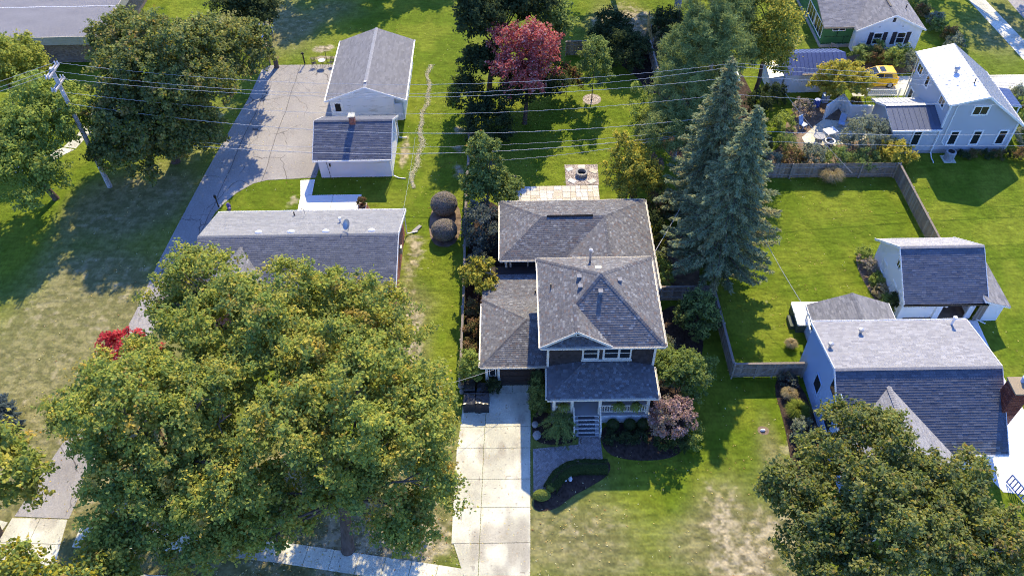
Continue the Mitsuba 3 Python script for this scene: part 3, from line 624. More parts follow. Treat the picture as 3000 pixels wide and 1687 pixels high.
# ================================================================== OTHER BUILDINGS
# white shed with chimney
S_ = thing('white_shed', 'small white outbuilding with dark shingle roof and stub chimney before the long garage', 'shed')
put(S_, 'wall', profile_x([(53.1, 0), (58.3, 0), (58.3, 2.35), (55.5, 3.95), (53.1, 2.55)], -16.5, -10.52), 'white_siding')
sp = [[(-16.72, 52.5, 2.3), (-10.28, 52.5, 2.3), (-10.28, 55.47, 4.05), (-16.72, 55.47, 4.05)], [(-10.28, 58.5, 2.3), (-16.72, 58.5, 2.3), (-16.72, 55.47, 4.05), (-10.28, 55.47, 4.05)]]
roof(S_, 'roof', sp, *GREY, seed=21, deck='white', caps=(((-16.72, 55.47, 4.05), (-10.28, 55.47, 4.05)),), wmin=.25, wmax=.42, exp=.15)
gutter(S_, (-16.72, 52.5, 2.3), (-10.28, 52.5, 2.3), (0, -1, 0))
for x, s in ((-10.26, 1), (-16.74, 1)): rake(S_, (x, 52.5, 2.3), (x, 55.47, 4.05)); rake(S_, (x, 58.5, 2.3), (x, 55.47, 4.05))
ch = put(S_, 'chimney', box(-13.75, -13.3, 55.1, 55.55, 3.7, 4.62), 'brick')
put(ch, 'cap', box(-13.80, -13.25, 55.05, 55.6, 4.62, 4.70), 'concrete')
put(ch, 'mast', tube([(-13.52, 55.3, 4.6), (-13.52, 55.3, 5.5)], .012, 5), 'grey_metal')
put(S_, 'garage_door', box(-16.56, -16.51, 53.6, 57.8, 0.05, 2.1), 'brick')
put(S_, 'conduit', tube([(-16.3, 53.06, 2.2), (-16.1, 53.06, 2.5), (-15.85, 53.06, 2.3), (-15.7, 53.06, 0.1)], .018, 5), 'black')
put(S_, 'meter_box', box(-15.62, -15.5, 53.02, 53.09, 1.2, 1.5), 'black')
downspout(S_, [(-10.42, 52.4, 2.2), (-10.42, 53.0, 2.0), (-10.42, 53.05, .15), (-10.0, 52.85, .06), (-9.4, 52.75, .06)])
downspout(S_, [(-10.42, 58.45, 2.2), (-10.40, 58.2, 1.9), (-10.40, 58.2, .2), (-9.75, 58.3, .08)])
# long white garage
G2 = thing('long_garage', 'long white garage with a grey gable roof at the end of the asphalt driveway', 'garage')
put(G2, 'wall', profile_y([(-16.65, 0), (-10.1, 0), (-10.1, 2.45), (-13.3, 3.66), (-16.65, 2.42)], 61.1, 70.2), 'dirty_white')
gp = [[(-16.88, 60.55, 2.45), (-13.22, 60.55, 3.78), (-13.22, 70.5, 3.78), (-16.88, 70.5, 2.45)], [(-9.78, 70.5, 2.45), (-13.22, 70.5, 3.78), (-13.22, 60.55, 3.78), (-9.78, 60.55, 2.45)]]
roof(G2, 'roof', gp, *LONG, seed=22, capcol=(.30, .305, .32), deck='white', caps=(((-13.22, 60.55, 3.78), (-13.22, 70.5, 3.78)),), wmin=.3, wmax=.5, exp=.15, t=.007)
for x in (-16.88, -9.78): rake(G2, (x, 60.53, 2.45), (-13.22, 60.53, 3.80))
gutter(G2, (-16.88, 70.5, 2.45), (-16.88, 60.55, 2.45), (-1, 0, 0)); gutter(G2, (-9.78, 60.55, 2.45), (-9.78, 70.5, 2.45), (1, 0, 0))
dk = put(G2, 'door', box(-16.45, -15.6, 61.03, 61.098, .05, 2.05), 'white')
put(dk, 'door_window', box(-16.22, -15.72, 61.01, 61.029, 1.05, 1.85), 'black')
put(dk, 'door_frame', cat([box(-16.56, -16.46, 61.0, 61.09, 0, 2.12), box(-15.59, -15.49, 61.0, 61.09, 0, 2.12)]), 'white')
put(G2, 'lean_to_panel', cat([box(-10.75, -10.12, 60.3, 60.36, .5, 2.25), box(-10.82, -10.75, 60.28, 61.1, .5, 2.3)]), 'grey_siding')
put(G2, 'roof_vent', box(-13.33, -13.11, 61.25, 61.45, 3.74, 3.92), 'grey_metal')
# red brick house
B = thing('brick_house', 'low red brick house with grey gable roof, half hidden behind the large maples', 'house')
put(B, 'wall', profile_x([(38.5, 0), (46.1, 0), (46.1, 2.35), (42.07, 3.75), (38.5, 2.5)], -22.6, -8.9), 'brick')
bp = [[(-22.95, 37.9, 2.4), (-8.6, 37.9, 2.4), (-8.6, 42.07, 3.93), (-22.95, 42.07, 3.93)], [(-8.6, 46.3, 2.4), (-22.95, 46.3, 2.4), (-22.95, 42.07, 3.93), (-8.6, 42.07, 3.93)]]
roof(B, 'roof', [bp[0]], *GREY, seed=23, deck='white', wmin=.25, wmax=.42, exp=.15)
roof(B, 'roof', [bp[1]], *RANCH_SUNLIT, seed=24, deck='white', caps=(((-22.95, 42.07, 3.93), (-8.6, 42.07, 3.93)),), wmin=.25, wmax=.5, exp=.15, t=.006)  # back slope: sunlight is put into its paler shingle colours
roof(B, 'gable_roof', [[(-19.75, 41.2, 3.66), (-19.75, 36.6, 3.66), (-22.2, 36.6, 2.45), (-22.2, 38.0, 2.45)], [(-19.75, 36.6, 3.66), (-19.75, 41.2, 3.66), (-17.3, 38.0, 2.45), (-17.3, 36.6, 2.45)]], *MID, seed=25, deck='white', caps=(((-19.75, 41.2, 3.66), (-19.75, 36.6, 3.66)),), wmin=.25, wmax=.42, exp=.15)
put(B, 'wall', profile_y([(-21.9, 0), (-17.6, 0), (-17.6, 2.4), (-19.75, 3.45), (-21.9, 2.4)], 36.9, 39.0), 'brick')
rake(B, (-8.57, 46.3, 2.4), (-8.57, 42.07, 3.93), 'white', h=.22); rake(B, (-8.57, 37.9, 2.4), (-8.57, 42.07, 3.93), 'white', h=.22)
put(B, 'gable_panel', profile_x([(39.2, 2.55), (45.3, 2.55), (42.07, 3.62)], -8.9, -8.84), 'white_siding')
gutter(B, (-8.6, 46.3, 2.4), (-22.95, 46.3, 2.4), (0, 1, 0))
for x in (-18.72, -16.38, -13.87, -10.57): put(B, 'roof_vent', cat([ball((x, 42.53, 3.80), (.27, .2, .12), 2)]), 'white_metal', smooth=True)
put(B, 'vent_pipe', tube([(-16.87, 45.48, 2.6), (-16.87, 45.48, 3.05)], .05, 8), 'black')
put(B, 'mast', tube([(-16.01, 45.33, 2.6), (-16.01, 45.33, 3.45), (-16.2, 45.33, 3.5)], .025, 6), 'black')
put(B, 'vent_pipe', cat([tube([(-13.15, 44.17, 3.1), (-13.15, 44.17, 3.5)], .07, 8), lathe([(.12, 0), (.10, .08), (0, .12)], (-13.15, 44.17, 3.5), 10)]), 'white_metal')
dish(B, (-12.26, 42.75, 3.66), .40, math.radians(215))
put(B, 'meter_box', box(-8.88, -8.7, 42.9, 43.25, 1.0, 1.6), 'grey_metal')
downspout(B, [(-8.72, 46.1, 2.2), (-8.72, 46.0, .15), (-7.9, 46.3, .06)])
# flat roofed building, far corner
F2 = thing('flat_roofed_building', 'long low tan brick building with a flat grey roof at the far left corner', 'building')
put(F2, 'wall', box(-70, -40.4, 71.6, 95, 0, 2.6), 'tan_brick')
put(F2, 'roof', box(-71, -40, 70.5, 96, 3.30, 3.42), 'roofing')
put(F2, 'fascia', cat([box(-71, -39.98, 70.42, 70.5, 2.62, 3.46), box(-40, -39.92, 70.5, 96, 2.62, 3.46)]), 'beige')
put(F2, 'soffit', box(-71, -40, 70.5, 96, 2.60, 2.66), 'beige')
put(F2, 'frieze', box(-46.6, -40.4, 71.5, 71.598, 2.2, 2.6), 'beige')
for x in (-47.2, -53.0, -59): put(F2, 'column', box(x - .16, x + .16, 70.6, 70.95, 0, 2.6), 'tan_brick')
for x in (-47.0, -48.6, -50.2): window(F2, (x, 71.6, 1.4), (1, 0, 0), (0, -1, 0), 1.0, 2.2, 'grey_metal', .05, rows=3)
put(F2, 'roof_seam', box(-71, -40, 76.3, 76.36, 3.42, 3.435), 'white_metal')
# blue grey house with two pitched roof at the lower right
K = thing('blue_grey_house', 'blue grey house with back roof painted sunlit pale and dark front roof, lower right', 'house')
put(K, 'wall', profile_x([(24.9, 0), (32.95, 0), (32.95, 4.38), (28.45, 5.36), (24.9, 2.75)], 18.62, 27.78), 'blue_siding')
kf = [[(18.33, 24.4, 2.46), (28.02, 24.4, 2.46), (28.02, 28.45, 5.46), (18.33, 28.45, 5.46)]]
kb = [[(28.02, 32.85, 4.46), (18.33, 32.85, 4.46), (18.33, 28.45, 5.46), (28.02, 28.45, 5.46)]]
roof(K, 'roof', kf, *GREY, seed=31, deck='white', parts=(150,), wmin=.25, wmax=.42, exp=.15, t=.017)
roof(K, 'roof', kb, *SUNLIT_PALE, seed=32, deck='white', caps=(((18.33, 28.45, 5.46), (28.02, 28.45, 5.46)),), wmin=.25, wmax=.42, exp=.15, t=.006)  # back slope painted lighter than the front to show sunlight
roof(K, 'gable_roof', [[(21.4, 27.62, 4.84), (21.4, 22.9, 4.84), (18.0, 22.9, 2.46), (18.0, 24.4, 2.46)], [(21.4, 22.9, 4.84), (21.4, 27.62, 4.84), (24.85, 24.4, 2.46), (24.85, 22.9, 2.46)]], *SUNLIT_PALE, seed=33, deck='white', caps=(((21.4, 27.6, 4.84), (21.4, 22.9, 4.84)),), wmin=.25, wmax=.42, exp=.15, t=.008)
put(K, 'wall', profile_y([(18.7, 0), (24.3, 0), (24.3, 2.6), (21.4, 4.6), (18.7, 2.7)], 23.2, 26.0), 'blue_siding')
for x in (18.31, 28.04): rake(K, (x, 24.4, 2.46), (x, 28.45, 5.46)); rake(K, (x, 32.85, 4.46), (x, 28.45, 5.46))
gutter(K, (18.33, 24.4, 2.46), (28.02, 24.4, 2.46), (0, -1, 0)); gutter(K, (28.02, 32.85, 4.46), (18.33, 32.85, 4.46), (0, 1, 0))
window(K, (18.62, 27.75, 4.0), (0, -1, 0), (-1, 0, 0), 1.7, 1.2, 'pale_blue', .06, cols=2, rows=1)
window(K, (18.62, 29.9, 1.9), (0, -1, 0), (-1, 0, 0), 1.0, 1.2, 'pale_blue', .06, rows=1)
window(K, (18.62, 27.2, 1.7), (0, -1, 0), (-1, 0, 0), 1.0, 1.2, 'pale_blue', .06, rows=1)
gdo = put(K, 'garage_door', box(25.2, 27.4, 24.84, 24.898, .05, 2.15), 'white')
for i in range(4):
    for j in range(4): put(gdo, 'panel', box(25.24 + j * .54, 25.74 + j * .54, 24.81, 24.841, .08 + i * .52, .56 + i * .52), 'white')
put(K, 'wall_panel', box(27.5, 27.79, 24.85, 24.896, 0, 2.4), 'white_siding')
ch = put(K, 'chimney', box(27.82, 28.72, 26.3, 27.35, 0, 5.72), 'brick')
rg = np.random.default_rng(8)
for zi in range(26):
    z = 3.5 + zi * .084
    for yf, (a, b) in ((26.3, (27.82, 28.72)),):
        for i in range(5):
            w0 = (b - a) / 4; x0 = a + w0 * (i - .5 * (zi % 2)); x1 = x0 + w0
            x0, x1 = max(x0, a), min(x1, b)
            if x1 - x0 > .06: put(ch, 'brick', box(x0 + .006, x1 - .006, yf - .012, yf, z, z + .072), 'chimney_brick_%d' % rg.integers(3))
    for i in range(5):
        w0 = 1.05 / 4; y0 = 26.3 + w0 * (i - .5 * (zi % 2)); y1 = min(y0 + w0, 27.35); y0 = max(y0, 26.3)
        if y1 - y0 > .06: put(ch, 'brick', box(27.808, 27.82, y0 + .006, y1 - .006, z, z + .072), 'chimney_brick_%d' % rg.integers(3))
put(ch, 'cap', box(27.74, 28.80, 26.22, 27.43, 5.72, 5.82), 'tan_trim')
for x, y in ((28.5, 27.1), (28.55, 26.65)): put(ch, 'flue', cat([lathe([(.14, 0), (.14, .3), (.16, .32), (.16, .38), (.1, .38)], (x, y, 5.82), 14)]), 'pale_blue')
for x, y, z in ((18.66, 30.38, 5.02), (20.95, 31.66, 4.74)): put(K, 'roof_vent', cat([tube([(x, y, z - .1), (x, y, z + .3)], .09, 10), lathe([(.16, 0), (.14, .1), (0, .14)], (x, y, z + .28), 12)]), 'grey_metal')
put(K, 'vent_pipe', cat([tube([(26.88, 32.39, 4.5), (26.88, 32.39, 5.2)], .07, 10), lathe([(.12, 0), (.12, .12), (0, .15)], (26.88, 32.39, 5.15), 12)]), 'white_metal')
# its back porch
po = [[(19.42, 36.25, 2.2), (19.42, 32.9, 2.2), (22.2, 32.9, 3.3), (22.2, 36.25, 3.3)], [(24.95, 32.9, 2.2), (24.95, 36.25, 2.2), (22.2, 36.25, 3.3), (22.2, 32.9, 3.3)]]
roof(K, 'porch_roof', po, *MID, seed=34, deck='white', caps=(((22.2, 32.9, 3.3), (22.2, 36.25, 3.3)),), wmin=.25, wmax=.42, exp=.15)
for x, b in ((19.40, 36.25), (24.97, 36.25)): put(K, 'porch_fascia', bar((x, 32.95, 2.12), (x, b, 2.12), .05, .18), 'white')
put(K, 'porch_frame', cat([box(19.6, 19.7, 36.0, 36.1, 0, 2.1), box(19.6, 19.7, 34.4, 34.5, 0, 2.1), box(24.7, 24.8, 36.0, 36.1, 0, 2.1), box(19.6, 19.7, 32.95, 36.1, 1.0, 1.08), bar((19.65, 36.05, 1.0), (19.65, 34.45, 2.1), .06)]), 'white')
put(K, 'porch_floor', box(19.6, 24.8, 32.96, 36.1, .1, .25), 'deck_grey')
put(K, 'porch_wall', cat([box(19.63, 19.67, 33.0, 36.05, .25, .98), profile_y([(19.65, 2.05), (24.75, 2.05), (22.2, 3.15)], 36.04, 36.1)]), 'blue_siding')
tub = thing('hot_tub', 'hot tub with a white folding cover beside the back porch of the blue grey house', 'hot tub')
put(tub, 'shell', box(19.05, 21.15, 35.6, 37.6, 0, .78), 'green_tub')
for y0, y1 in ((35.55, 36.58), (36.60, 37.65)): put(tub, 'cover_panel', prism(Polygon([(19.0, y0), (21.2, y0), (21.2, y1), (19.0, y1)]).buffer(-.12).buffer(.12), .78, .90), 'white')
put(tub, 'step', box(18.7, 19.0, 35.9, 36.9, 0, .35), 'green_tub')
# white garage at the right
G3 = thing('white_garage', 'white garage with grey blue shingle roof, one door open, behind the blue grey house', 'garage')
put(G3, 'wall', cat([box(26.3, 26.42, 36.65, 42.2, 0, 2.2), box(26.42, 31.4, 42.08, 42.2, 0, 2.2), box(31.28, 31.4, 36.65, 42.08, 0, 2.2), box(26.42, 31.28, 36.65, 36.78, 1.98, 2.22), box(26.42, 26.72, 36.65, 36.78, 0, 1.98), box(28.75, 29.15, 36.65, 36.78, 0, 1.98), box(30.98, 31.28, 36.65, 36.78, 0, 1.98),
                    profile_x([(36.65, 2.2), (42.2, 2.2), (39.4, 4.26)], 26.3, 26.42), profile_x([(36.65, 2.2), (42.2, 2.2), (39.4, 4.26)], 31.28, 31.4)]), 'white_siding')
q1, q2 = [[(26.04, 36.2, 2.1), (31.72, 36.2, 2.1), (31.72, 39.4, 4.42), (26.04, 39.4, 4.42)]], [[(31.72, 42.6, 2.1), (26.04, 42.6, 2.1), (26.04, 39.4, 4.42), (31.72, 39.4, 4.42)]]
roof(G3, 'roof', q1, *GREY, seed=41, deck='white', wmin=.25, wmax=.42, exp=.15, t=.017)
roof(G3, 'roof', q2, *SUNLIT_PALE, seed=42, deck='white', caps=(((26.04, 39.4, 4.42), (31.72, 39.4, 4.42)),), wmin=.25, wmax=.42, exp=.15, t=.006)  # far slope takes the sunlit shingle tones, the near one stays dark
gutter(G3, (26.04, 36.2, 2.1), (31.72, 36.2, 2.1), (0, -1, 0), 'black')
for x in (26.02, 31.74): rake(G3, (x, 36.2, 2.1), (x, 39.4, 4.42)); rake(G3, (x, 42.6, 2.1), (x, 39.4, 4.42))
dd = put(G3, 'garage_door', box(26.72, 28.75, 36.78, 36.83, .05, 1.98), 'white')
for i in range(4): put(dd, 'door_window', box(26.95 + i * .43, 27.22 + i * .43, 36.76, 36.781, 1.78, 1.88), 'black')
put(G3, 'open_door', obox((30.05, 38.6, 1.92), [[1, 0, 0], [0, .985, -.17], [0, .17, .985]], [.92, .55, .03]), 'beige')
put(G3, 'floor', box(26.42, 31.28, 36.4, 42.08, -.1, .04), 'soil')
window(G3, (26.3, 39.0, 3.1), (0, -1, 0), (-1, 0, 0), .62, .62, 'white', .05, cols=2, rows=1)
for y in (40.6, 38.55): window(G3, (26.3, y, 1.25), (0, -1, 0), (-1, 0, 0), .8, 1.0, 'white', .07, rows=1, pane='white_metal')
put(G3, 'door', box(26.24, 26.3, 36.95, 37.75, .05, 1.95), 'white')
put(G3, 'wall_lamp', cat([ball((26.2, 37.9, 1.5), (.06, .06, .1), 1)]), 'black')
put(G3, 'yard_lamp', cat([tube([(29.0, 36.6, 1.95), (29.0, 36.35, 2.0), (29.0, 36.25, 1.9)], .025, 6), ball((29.0, 36.25, 1.82), (.12, .12, .08), 2)]), 'white_metal')
roof(G3, 'lean_to_roof', [[(33.3, 36.05, 1.82), (33.3, 41.0, 1.82), (31.4, 41.0, 2.45), (31.4, 36.05, 2.45)]], *MID, seed=43, deck='white', wmin=.25, wmax=.42, exp=.15)
put(G3, 'lean_to_wall', cat([profile_y([(32.05, 0), (33.15, 0), (33.15, 1.78), (32.05, 2.1)], 36.42, 36.5), box(33.08, 33.15, 36.5, 40.8, 0, 1.74)]), 'white_siding')
gt = put(G3, 'gate', box(31.45, 32.03, 36.44, 36.46, .05, 1.75), 'black')
for i in range(5): put(gt, 'board', box(31.46 + i * .114, 31.56 + i * .114, 36.40, 36.438, .05, 1.78), 'board_%d' % (i % 4))
tl = thing('red_tool_chest', 'red tool chest standing inside the open garage door', 'tool chest')
put(tl, 'case', box(30.55, 31.15, 38.0, 38.6, .1, 1.1), 'red')
for i in range(4): put(tl, 'drawer', box(30.58, 31.12, 37.97, 37.999, .16 + i * .23, .36 + i * .23), 'red')
downspout(G3, [(31.6, 36.15, 2.0), (31.55, 36.5, 1.8), (31.55, 36.55, .2), (32.3, 36.1, .06)])
# house with the pale standing seam roof, upper right
N = thing('metal_roofed_house', 'blue grey house with a bright white standing seam metal roof and a low wing', 'house')
put(N, 'wall', profile_y([(35.1, 0), (41.3, 0), (41.3, 3.0), (37.7, 5.66), (35.1, 5.02)], 55.0, 62.2), 'grey_siding')
put(N, 'foundation', box(35.07, 41.33, 54.97, 62.23, 0, .35), 'foundation')
put(N, 'wall', profile_x([(55.02, 0), (59.6, 0), (59.6, 2.15), (57.3, 3.18), (55.02, 2.68)], 31.3, 35.12), 'grey_siding')
put(N, 'foundation', box(31.27, 35.1, 54.99, 59.63, 0, .3), 'foundation')
def seam_roof(parent, name, quad, npan, bsdf, seamb=None, thick=.1, deck='white', lip=.035):
    """quad = eave start, eave end, top end, top start; panels run from eave to top."""
    a, b, c, d = [np.asarray(x, float) for x in quad]; n = newell(np.array([a, b, c, d]))
    k = put(parent, name, plane_fan(np.array([a, b, c, d]) - n * .02, thick), deck)
    for i in range(npan):
        s, t = i / npan, (i + 1) / npan
        p = [a + (b - a) * s, a + (b - a) * t, d + (c - d) * t, d + (c - d) * s]
        e = norm(b - a) * .012
        put(k, 'panel', cat([plane_fan(np.array([p[0] + e, p[1] - e, p[2] - e, p[3] + e]) + n * .004, .02), bar(p[1] + n * .02, p[2] + n * .02, .022, lip, up=n)]), bsdf)
    return k
mat('pale_seam', (0.62, 0.64, 0.66), 0.5, 0.4, 0.0)
seam_roof(N, 'roof', [(34.82, 62.6, 5.10), (34.82, 54.65, 5.10), (37.72, 54.65, 5.80), (37.72, 62.6, 5.80)], 18, 'pale_seam')
seam_roof(N, 'roof', [(41.6, 54.65, 2.98), (41.6, 62.6, 2.98), (37.74, 62.6, 5.82), (37.74, 54.65, 5.82)], 18, 'seam_metal')
for p, q in (((34.82, 54.62, 5.10), (37.72, 54.62, 5.82)), ((37.72, 54.62, 5.82), (41.6, 54.62, 2.98))): rake(N, p, q)
gutter(N, (34.82, 62.6, 5.10), (34.82, 54.65, 5.10), (-1, 0, 0)); gutter(N, (41.6, 54.65, 2.98), (41.6, 62.6, 2.98), (1, 0, 0))
seam_roof(N, 'wing_roof', [(31.0, 54.75, 2.62), (35.1, 54.75, 2.62), (35.1, 57.3, 3.30), (31.0, 57.3, 3.30)], 9, 'shaded_seam_metal')  # same roof as the back slopes, with shade painted into its panels
seam_roof(N, 'wing_roof', [(35.1, 58.9, 2.50), (31.0, 58.9, 2.50), (31.0, 57.3, 3.30), (35.1, 57.3, 3.30)], 9, 'seam_metal')
seam_roof(N, 'wing_roof', [(35.1, 60.1, 2.10), (31.0, 60.1, 2.10), (31.0, 58.9, 2.50), (35.1, 58.9, 2.50)], 9, 'seam_metal')
put(N, 'ridge_cap', bar((31.0, 57.3, 3.34), (35.1, 57.3, 3.34), .3, .03), 'seam_metal')
gutter(N, (31.0, 54.75, 2.62), (35.1, 54.75, 2.62), (0, -1, 0), 'white')
for x, z in ((36.46, 1.55), (38.36, 1.55), (40.46, 1.55), (33.37, 1.6)): window(N, (x, 55.0, z), (1, 0, 0), (0, -1, 0), .82, 1.5, 'white', .12, rows=1)
window(N, (37.68, 55.0, 4.28), (1, 0, 0), (0, -1, 0), 1.36, .95, 'white', .12, cols=2, rows=1)
for y, z, w, h, c in ((61.45, 4.05, 1.1, .95, 2), (59.65, 4.0, .7, 1.15, 1), (56.4, 4.2, 1.1, .9, 2), (61.4, 1.5, .8, 1.2, 1)): window(N, (35.1, y, z), (0, -1, 0), (-1, 0, 0), w, h, 'white', .11, cols=c, rows=1)
put(N, 'corner_trim', box(35.03, 35.17, 54.93, 55.03, .35, 5.0), 'white'); put(N, 'corner_trim', box(41.22, 41.36, 54.93, 55.03, .35, 2.9), 'white')
downspout(N, [(34.9, 54.75, 4.95), (35.0, 54.86, 4.6), (35.05, 54.86, .2), (34.95, 54.3, .08), (34.9, 53.6, .06)])
downspout(N, [(34.75, 62.4, 4.9), (35.0, 62.3, 4.5), (35.03, 62.3, .2)], 'grey_metal')
downspout(N, [(35.6, 54.8, 5.0), (35.62, 54.92, 4.6), (35.62, 54.92, 1.2), (35.9, 54.9, .9)])
put(N, 'roof_vent', cat([tube([(36.53, 58.64, 5.4), (36.53, 58.64, 5.75)], .13, 10), ball((36.53, 58.64, 5.9), (.24, .24, .2), 2)]), 'grey_metal')
put(N, 'vent_pipe', tube([(37.27, 56.77, 5.6), (37.27, 56.77, 6.1)], .05, 8), 'black')
cn = put(N, 'entry_canopy', plane_fan([(41.35, 57.95, 2.72), (43.1, 57.95, 2.42), (43.1, 60.65, 2.42), (41.35, 60.65, 2.72)], .08), 'white')
for i in range(6): put(cn, 'panel', plane_fan([(41.35, 57.95 + .45 * i, 2.74), (43.1, 57.95 + .45 * i, 2.44), (43.1, 58.38 + .45 * i, 2.44), (41.35, 58.38 + .45 * i, 2.74)], .015), 'shade_blue_metal')
put(cn, 'post', cat([box(42.9, 43.0, 58.0, 58.1, 0, 2.35), box(42.9, 43.0, 60.5, 60.6, 0, 2.35)]), 'white')
ac = thing('air_conditioner', 'round topped grey air conditioner unit standing beside the wall below the downspout', 'air conditioner')
put(ac, 'case', lathe([(.36, .05), (.40, .08), (.42, .80), (.36, .86), (.28, .86)], (36.3, 54.1, 0), 20), 'deck_grey', smooth=40)
put(ac, 'fan_grille', cat([lathe([(.28, .855), (.02, .84)], (36.3, 54.1, 0), 16)] + [lathe([(r, .865), (r + .012, .872), (r + .012, .865)], (36.3, 54.1, 0), 20) for r in (.08, .15, .22)]), 'black')
put(ac, 'pad', box(35.8, 36.8, 53.6, 54.6, 0, .06), 'concrete')
# white house with green sheathed addition, top right
Wh = thing('white_house', 'white gabled house with dark shutters and a green sheathed addition, upper right', 'house')
put(Wh, 'wall', profile_y([(32.95, 0), (39.2, 0), (39.2, 2.35), (36.1, 3.75), (32.95, 2.32)], 71.0, 85.5), 'white_siding')
wp1 = [[(32.75, 70.75, 2.36), (36.1, 70.75, 3.90), (36.1, 86, 3.90), (32.75, 86, 2.36)], [(39.45, 86, 2.36), (36.1, 86, 3.90), (36.1, 70.75, 3.90), (39.45, 70.75, 2.36)]]
roof(Wh, 'roof', wp1, *MID, seed=51, deck='white', caps=(((36.1, 70.75, 3.90), (36.1, 86, 3.90)),), wmin=.3, wmax=.55, exp=.15, t=.008)
for x in (32.75, 39.45): rake(Wh, (x, 70.73, 2.36), (36.1, 70.73, 3.92))
put(Wh, 'ridge_vent', box(36.0, 36.2, 72.4, 86, 3.9, 3.97), 'shutter')
for x in (35.1, 37.35):
    k = window(Wh, (x, 71.0, 1.4), (1, 0, 0), (0, -1, 0), .86, 1.2, 'white', .07)
    for s in (-1, 1): put(Wh, 'shutter', box(x + s * .68 - .2, x + s * .68 + .2, 70.955, 70.998, .75, 2.02), 'shutter')
    put(Wh, 'window_box', box(x - .42, x + .42, 70.85, 70.998, .60, .72), 'white')
put(Wh, 'gable_vent', box(36.05, 36.3, 70.96, 70.998, 3.1, 3.5), 'shutter')
for x in (35.0, 37.2): put(Wh, 'soffit_light', ball((x, 70.98, 2.62), (.07, .05, .07), 1), 'grey_metal')
put(Wh, 'vent_pipe', tube([(38.3, 73.8, 2.8), (38.3, 73.8, 3.35)], .05, 8), 'black')
put(Wh, 'addition_wall', profile_x([(71.85, .35), (85.5, .35), (85.5, 3.5), (78.5, 4.15), (71.85, 2.3)], 30.1, 33.0), 'green_board')
put(Wh, 'foundation', box(30.05, 32.95, 71.8, 85.5, 0, .34), 'foundation')
roof(Wh, 'addition_roof', [[(29.85, 71.5, 2.36), (32.78, 71.5, 2.36), (34.9, 75.0, 3.34), (36.0, 78.5, 4.32), (29.85, 78.5, 4.32)]], *MID, seed=52, deck='tan_trim', wmin=.3, wmax=.55, exp=.15, t=.008)
put(Wh, 'fascia', box(29.85, 32.75, 71.47, 71.497, 2.2, 2.36), 'tan_trim')
window(Wh, (31.5, 71.85, 1.97), (1, 0, 0), (0, -1, 0), 1.28, .42, 'white', .06, cols=2, rows=1)
for y0 in (72.3, 75.0):
    window(Wh, (30.1, y0 + 1.2, 1.42), (0, -1, 0), (-1, 0, 0), 2.5, 1.45, 'white', .08, cols=3, rows=1)
put(Wh, 'seam_tape', cat([box(30.2, 32.7, 71.83, 71.846, 1.15, 1.19), box(31.45, 31.5, 71.828, 71.845, 1.19, 1.75), box(32.2, 32.24, 71.828, 71.845, .5, 1.15), box(30.12, 32.8, 71.83, 71.846, .42, .47)] + [box(30.08, 30.096, y, y + .04, .4, 2.6) for y in (74.6, 77.3)]), 'black')
window(Wh, (33.0, 71.45, 1.3), (0, -1, 0), (-1, 0, 0), .7, 1.4, 'white', .06, rows=1)
sh = thing('sawhorse', 'wooden sawhorse standing in front of the green sheathing', 'sawhorse')
put(sh, 'beam', bar((30.9, 71.3, .8), (31.5, 70.7, .8), .08), 'board_2')
for i, (x, y, dx) in enumerate(((30.95, 71.25, -.25), (30.95, 71.25, .25), (31.45, 70.75, -.25), (31.45, 70.75, .25))): put(sh, 'leg', bar((x, y, .8), (x + dx, y + dx * .6, 0), .06), 'board_2')
# shed with the metal roof coloured blue for its shade
Q = thing('blue_roofed_shed', 'white shed with metal roof in painted shade blue behind the yellow green tree', 'shed')
put(Q, 'wall', profile_x([(64.2, 0), (68.0, 0), (68.0, 2.1), (66.1, 2.9), (64.2, 2.05)], 24.6, 30.0), 'white_siding')
seam_roof(Q, 'roof', [(24.4, 63.9, 2.0), (30.2, 63.9, 2.0), (30.2, 66.1, 2.98), (24.4, 66.1, 2.98)], 15, 'shade_blue_metal')
seam_roof(Q, 'roof', [(30.2, 68.3, 2.0), (24.4, 68.3, 2.0), (24.4, 66.1, 2.98), (30.2, 66.1, 2.98)], 15, 'shade_blue_metal')
put(Q, 'lean_to_roof', plane_fan([(23.1, 64.0, 1.75), (24.4, 64.0, 1.98), (24.4, 67.6, 1.98), (23.3, 67.6, 1.75)], .08), 'seam_metal')
put(Q, 'lean_to_wall', box(23.3, 24.5, 64.4, 67.4, 0, 1.7), 'white_siding')
put(Q, 'door', box(26.7, 27.5, 64.14, 64.198, .05, 1.8), 'white')
put(Q, 'window', box(27.7, 28.3, 64.15, 64.198, 1.0, 1.7), 'glass')
put(Q, 'plant_litter', cat([ball((26.1 + .22 * i, 63.95, 2.04), (.16, .12, .08), 1, .8, i) for i in range(7)]), 'tan_trim')
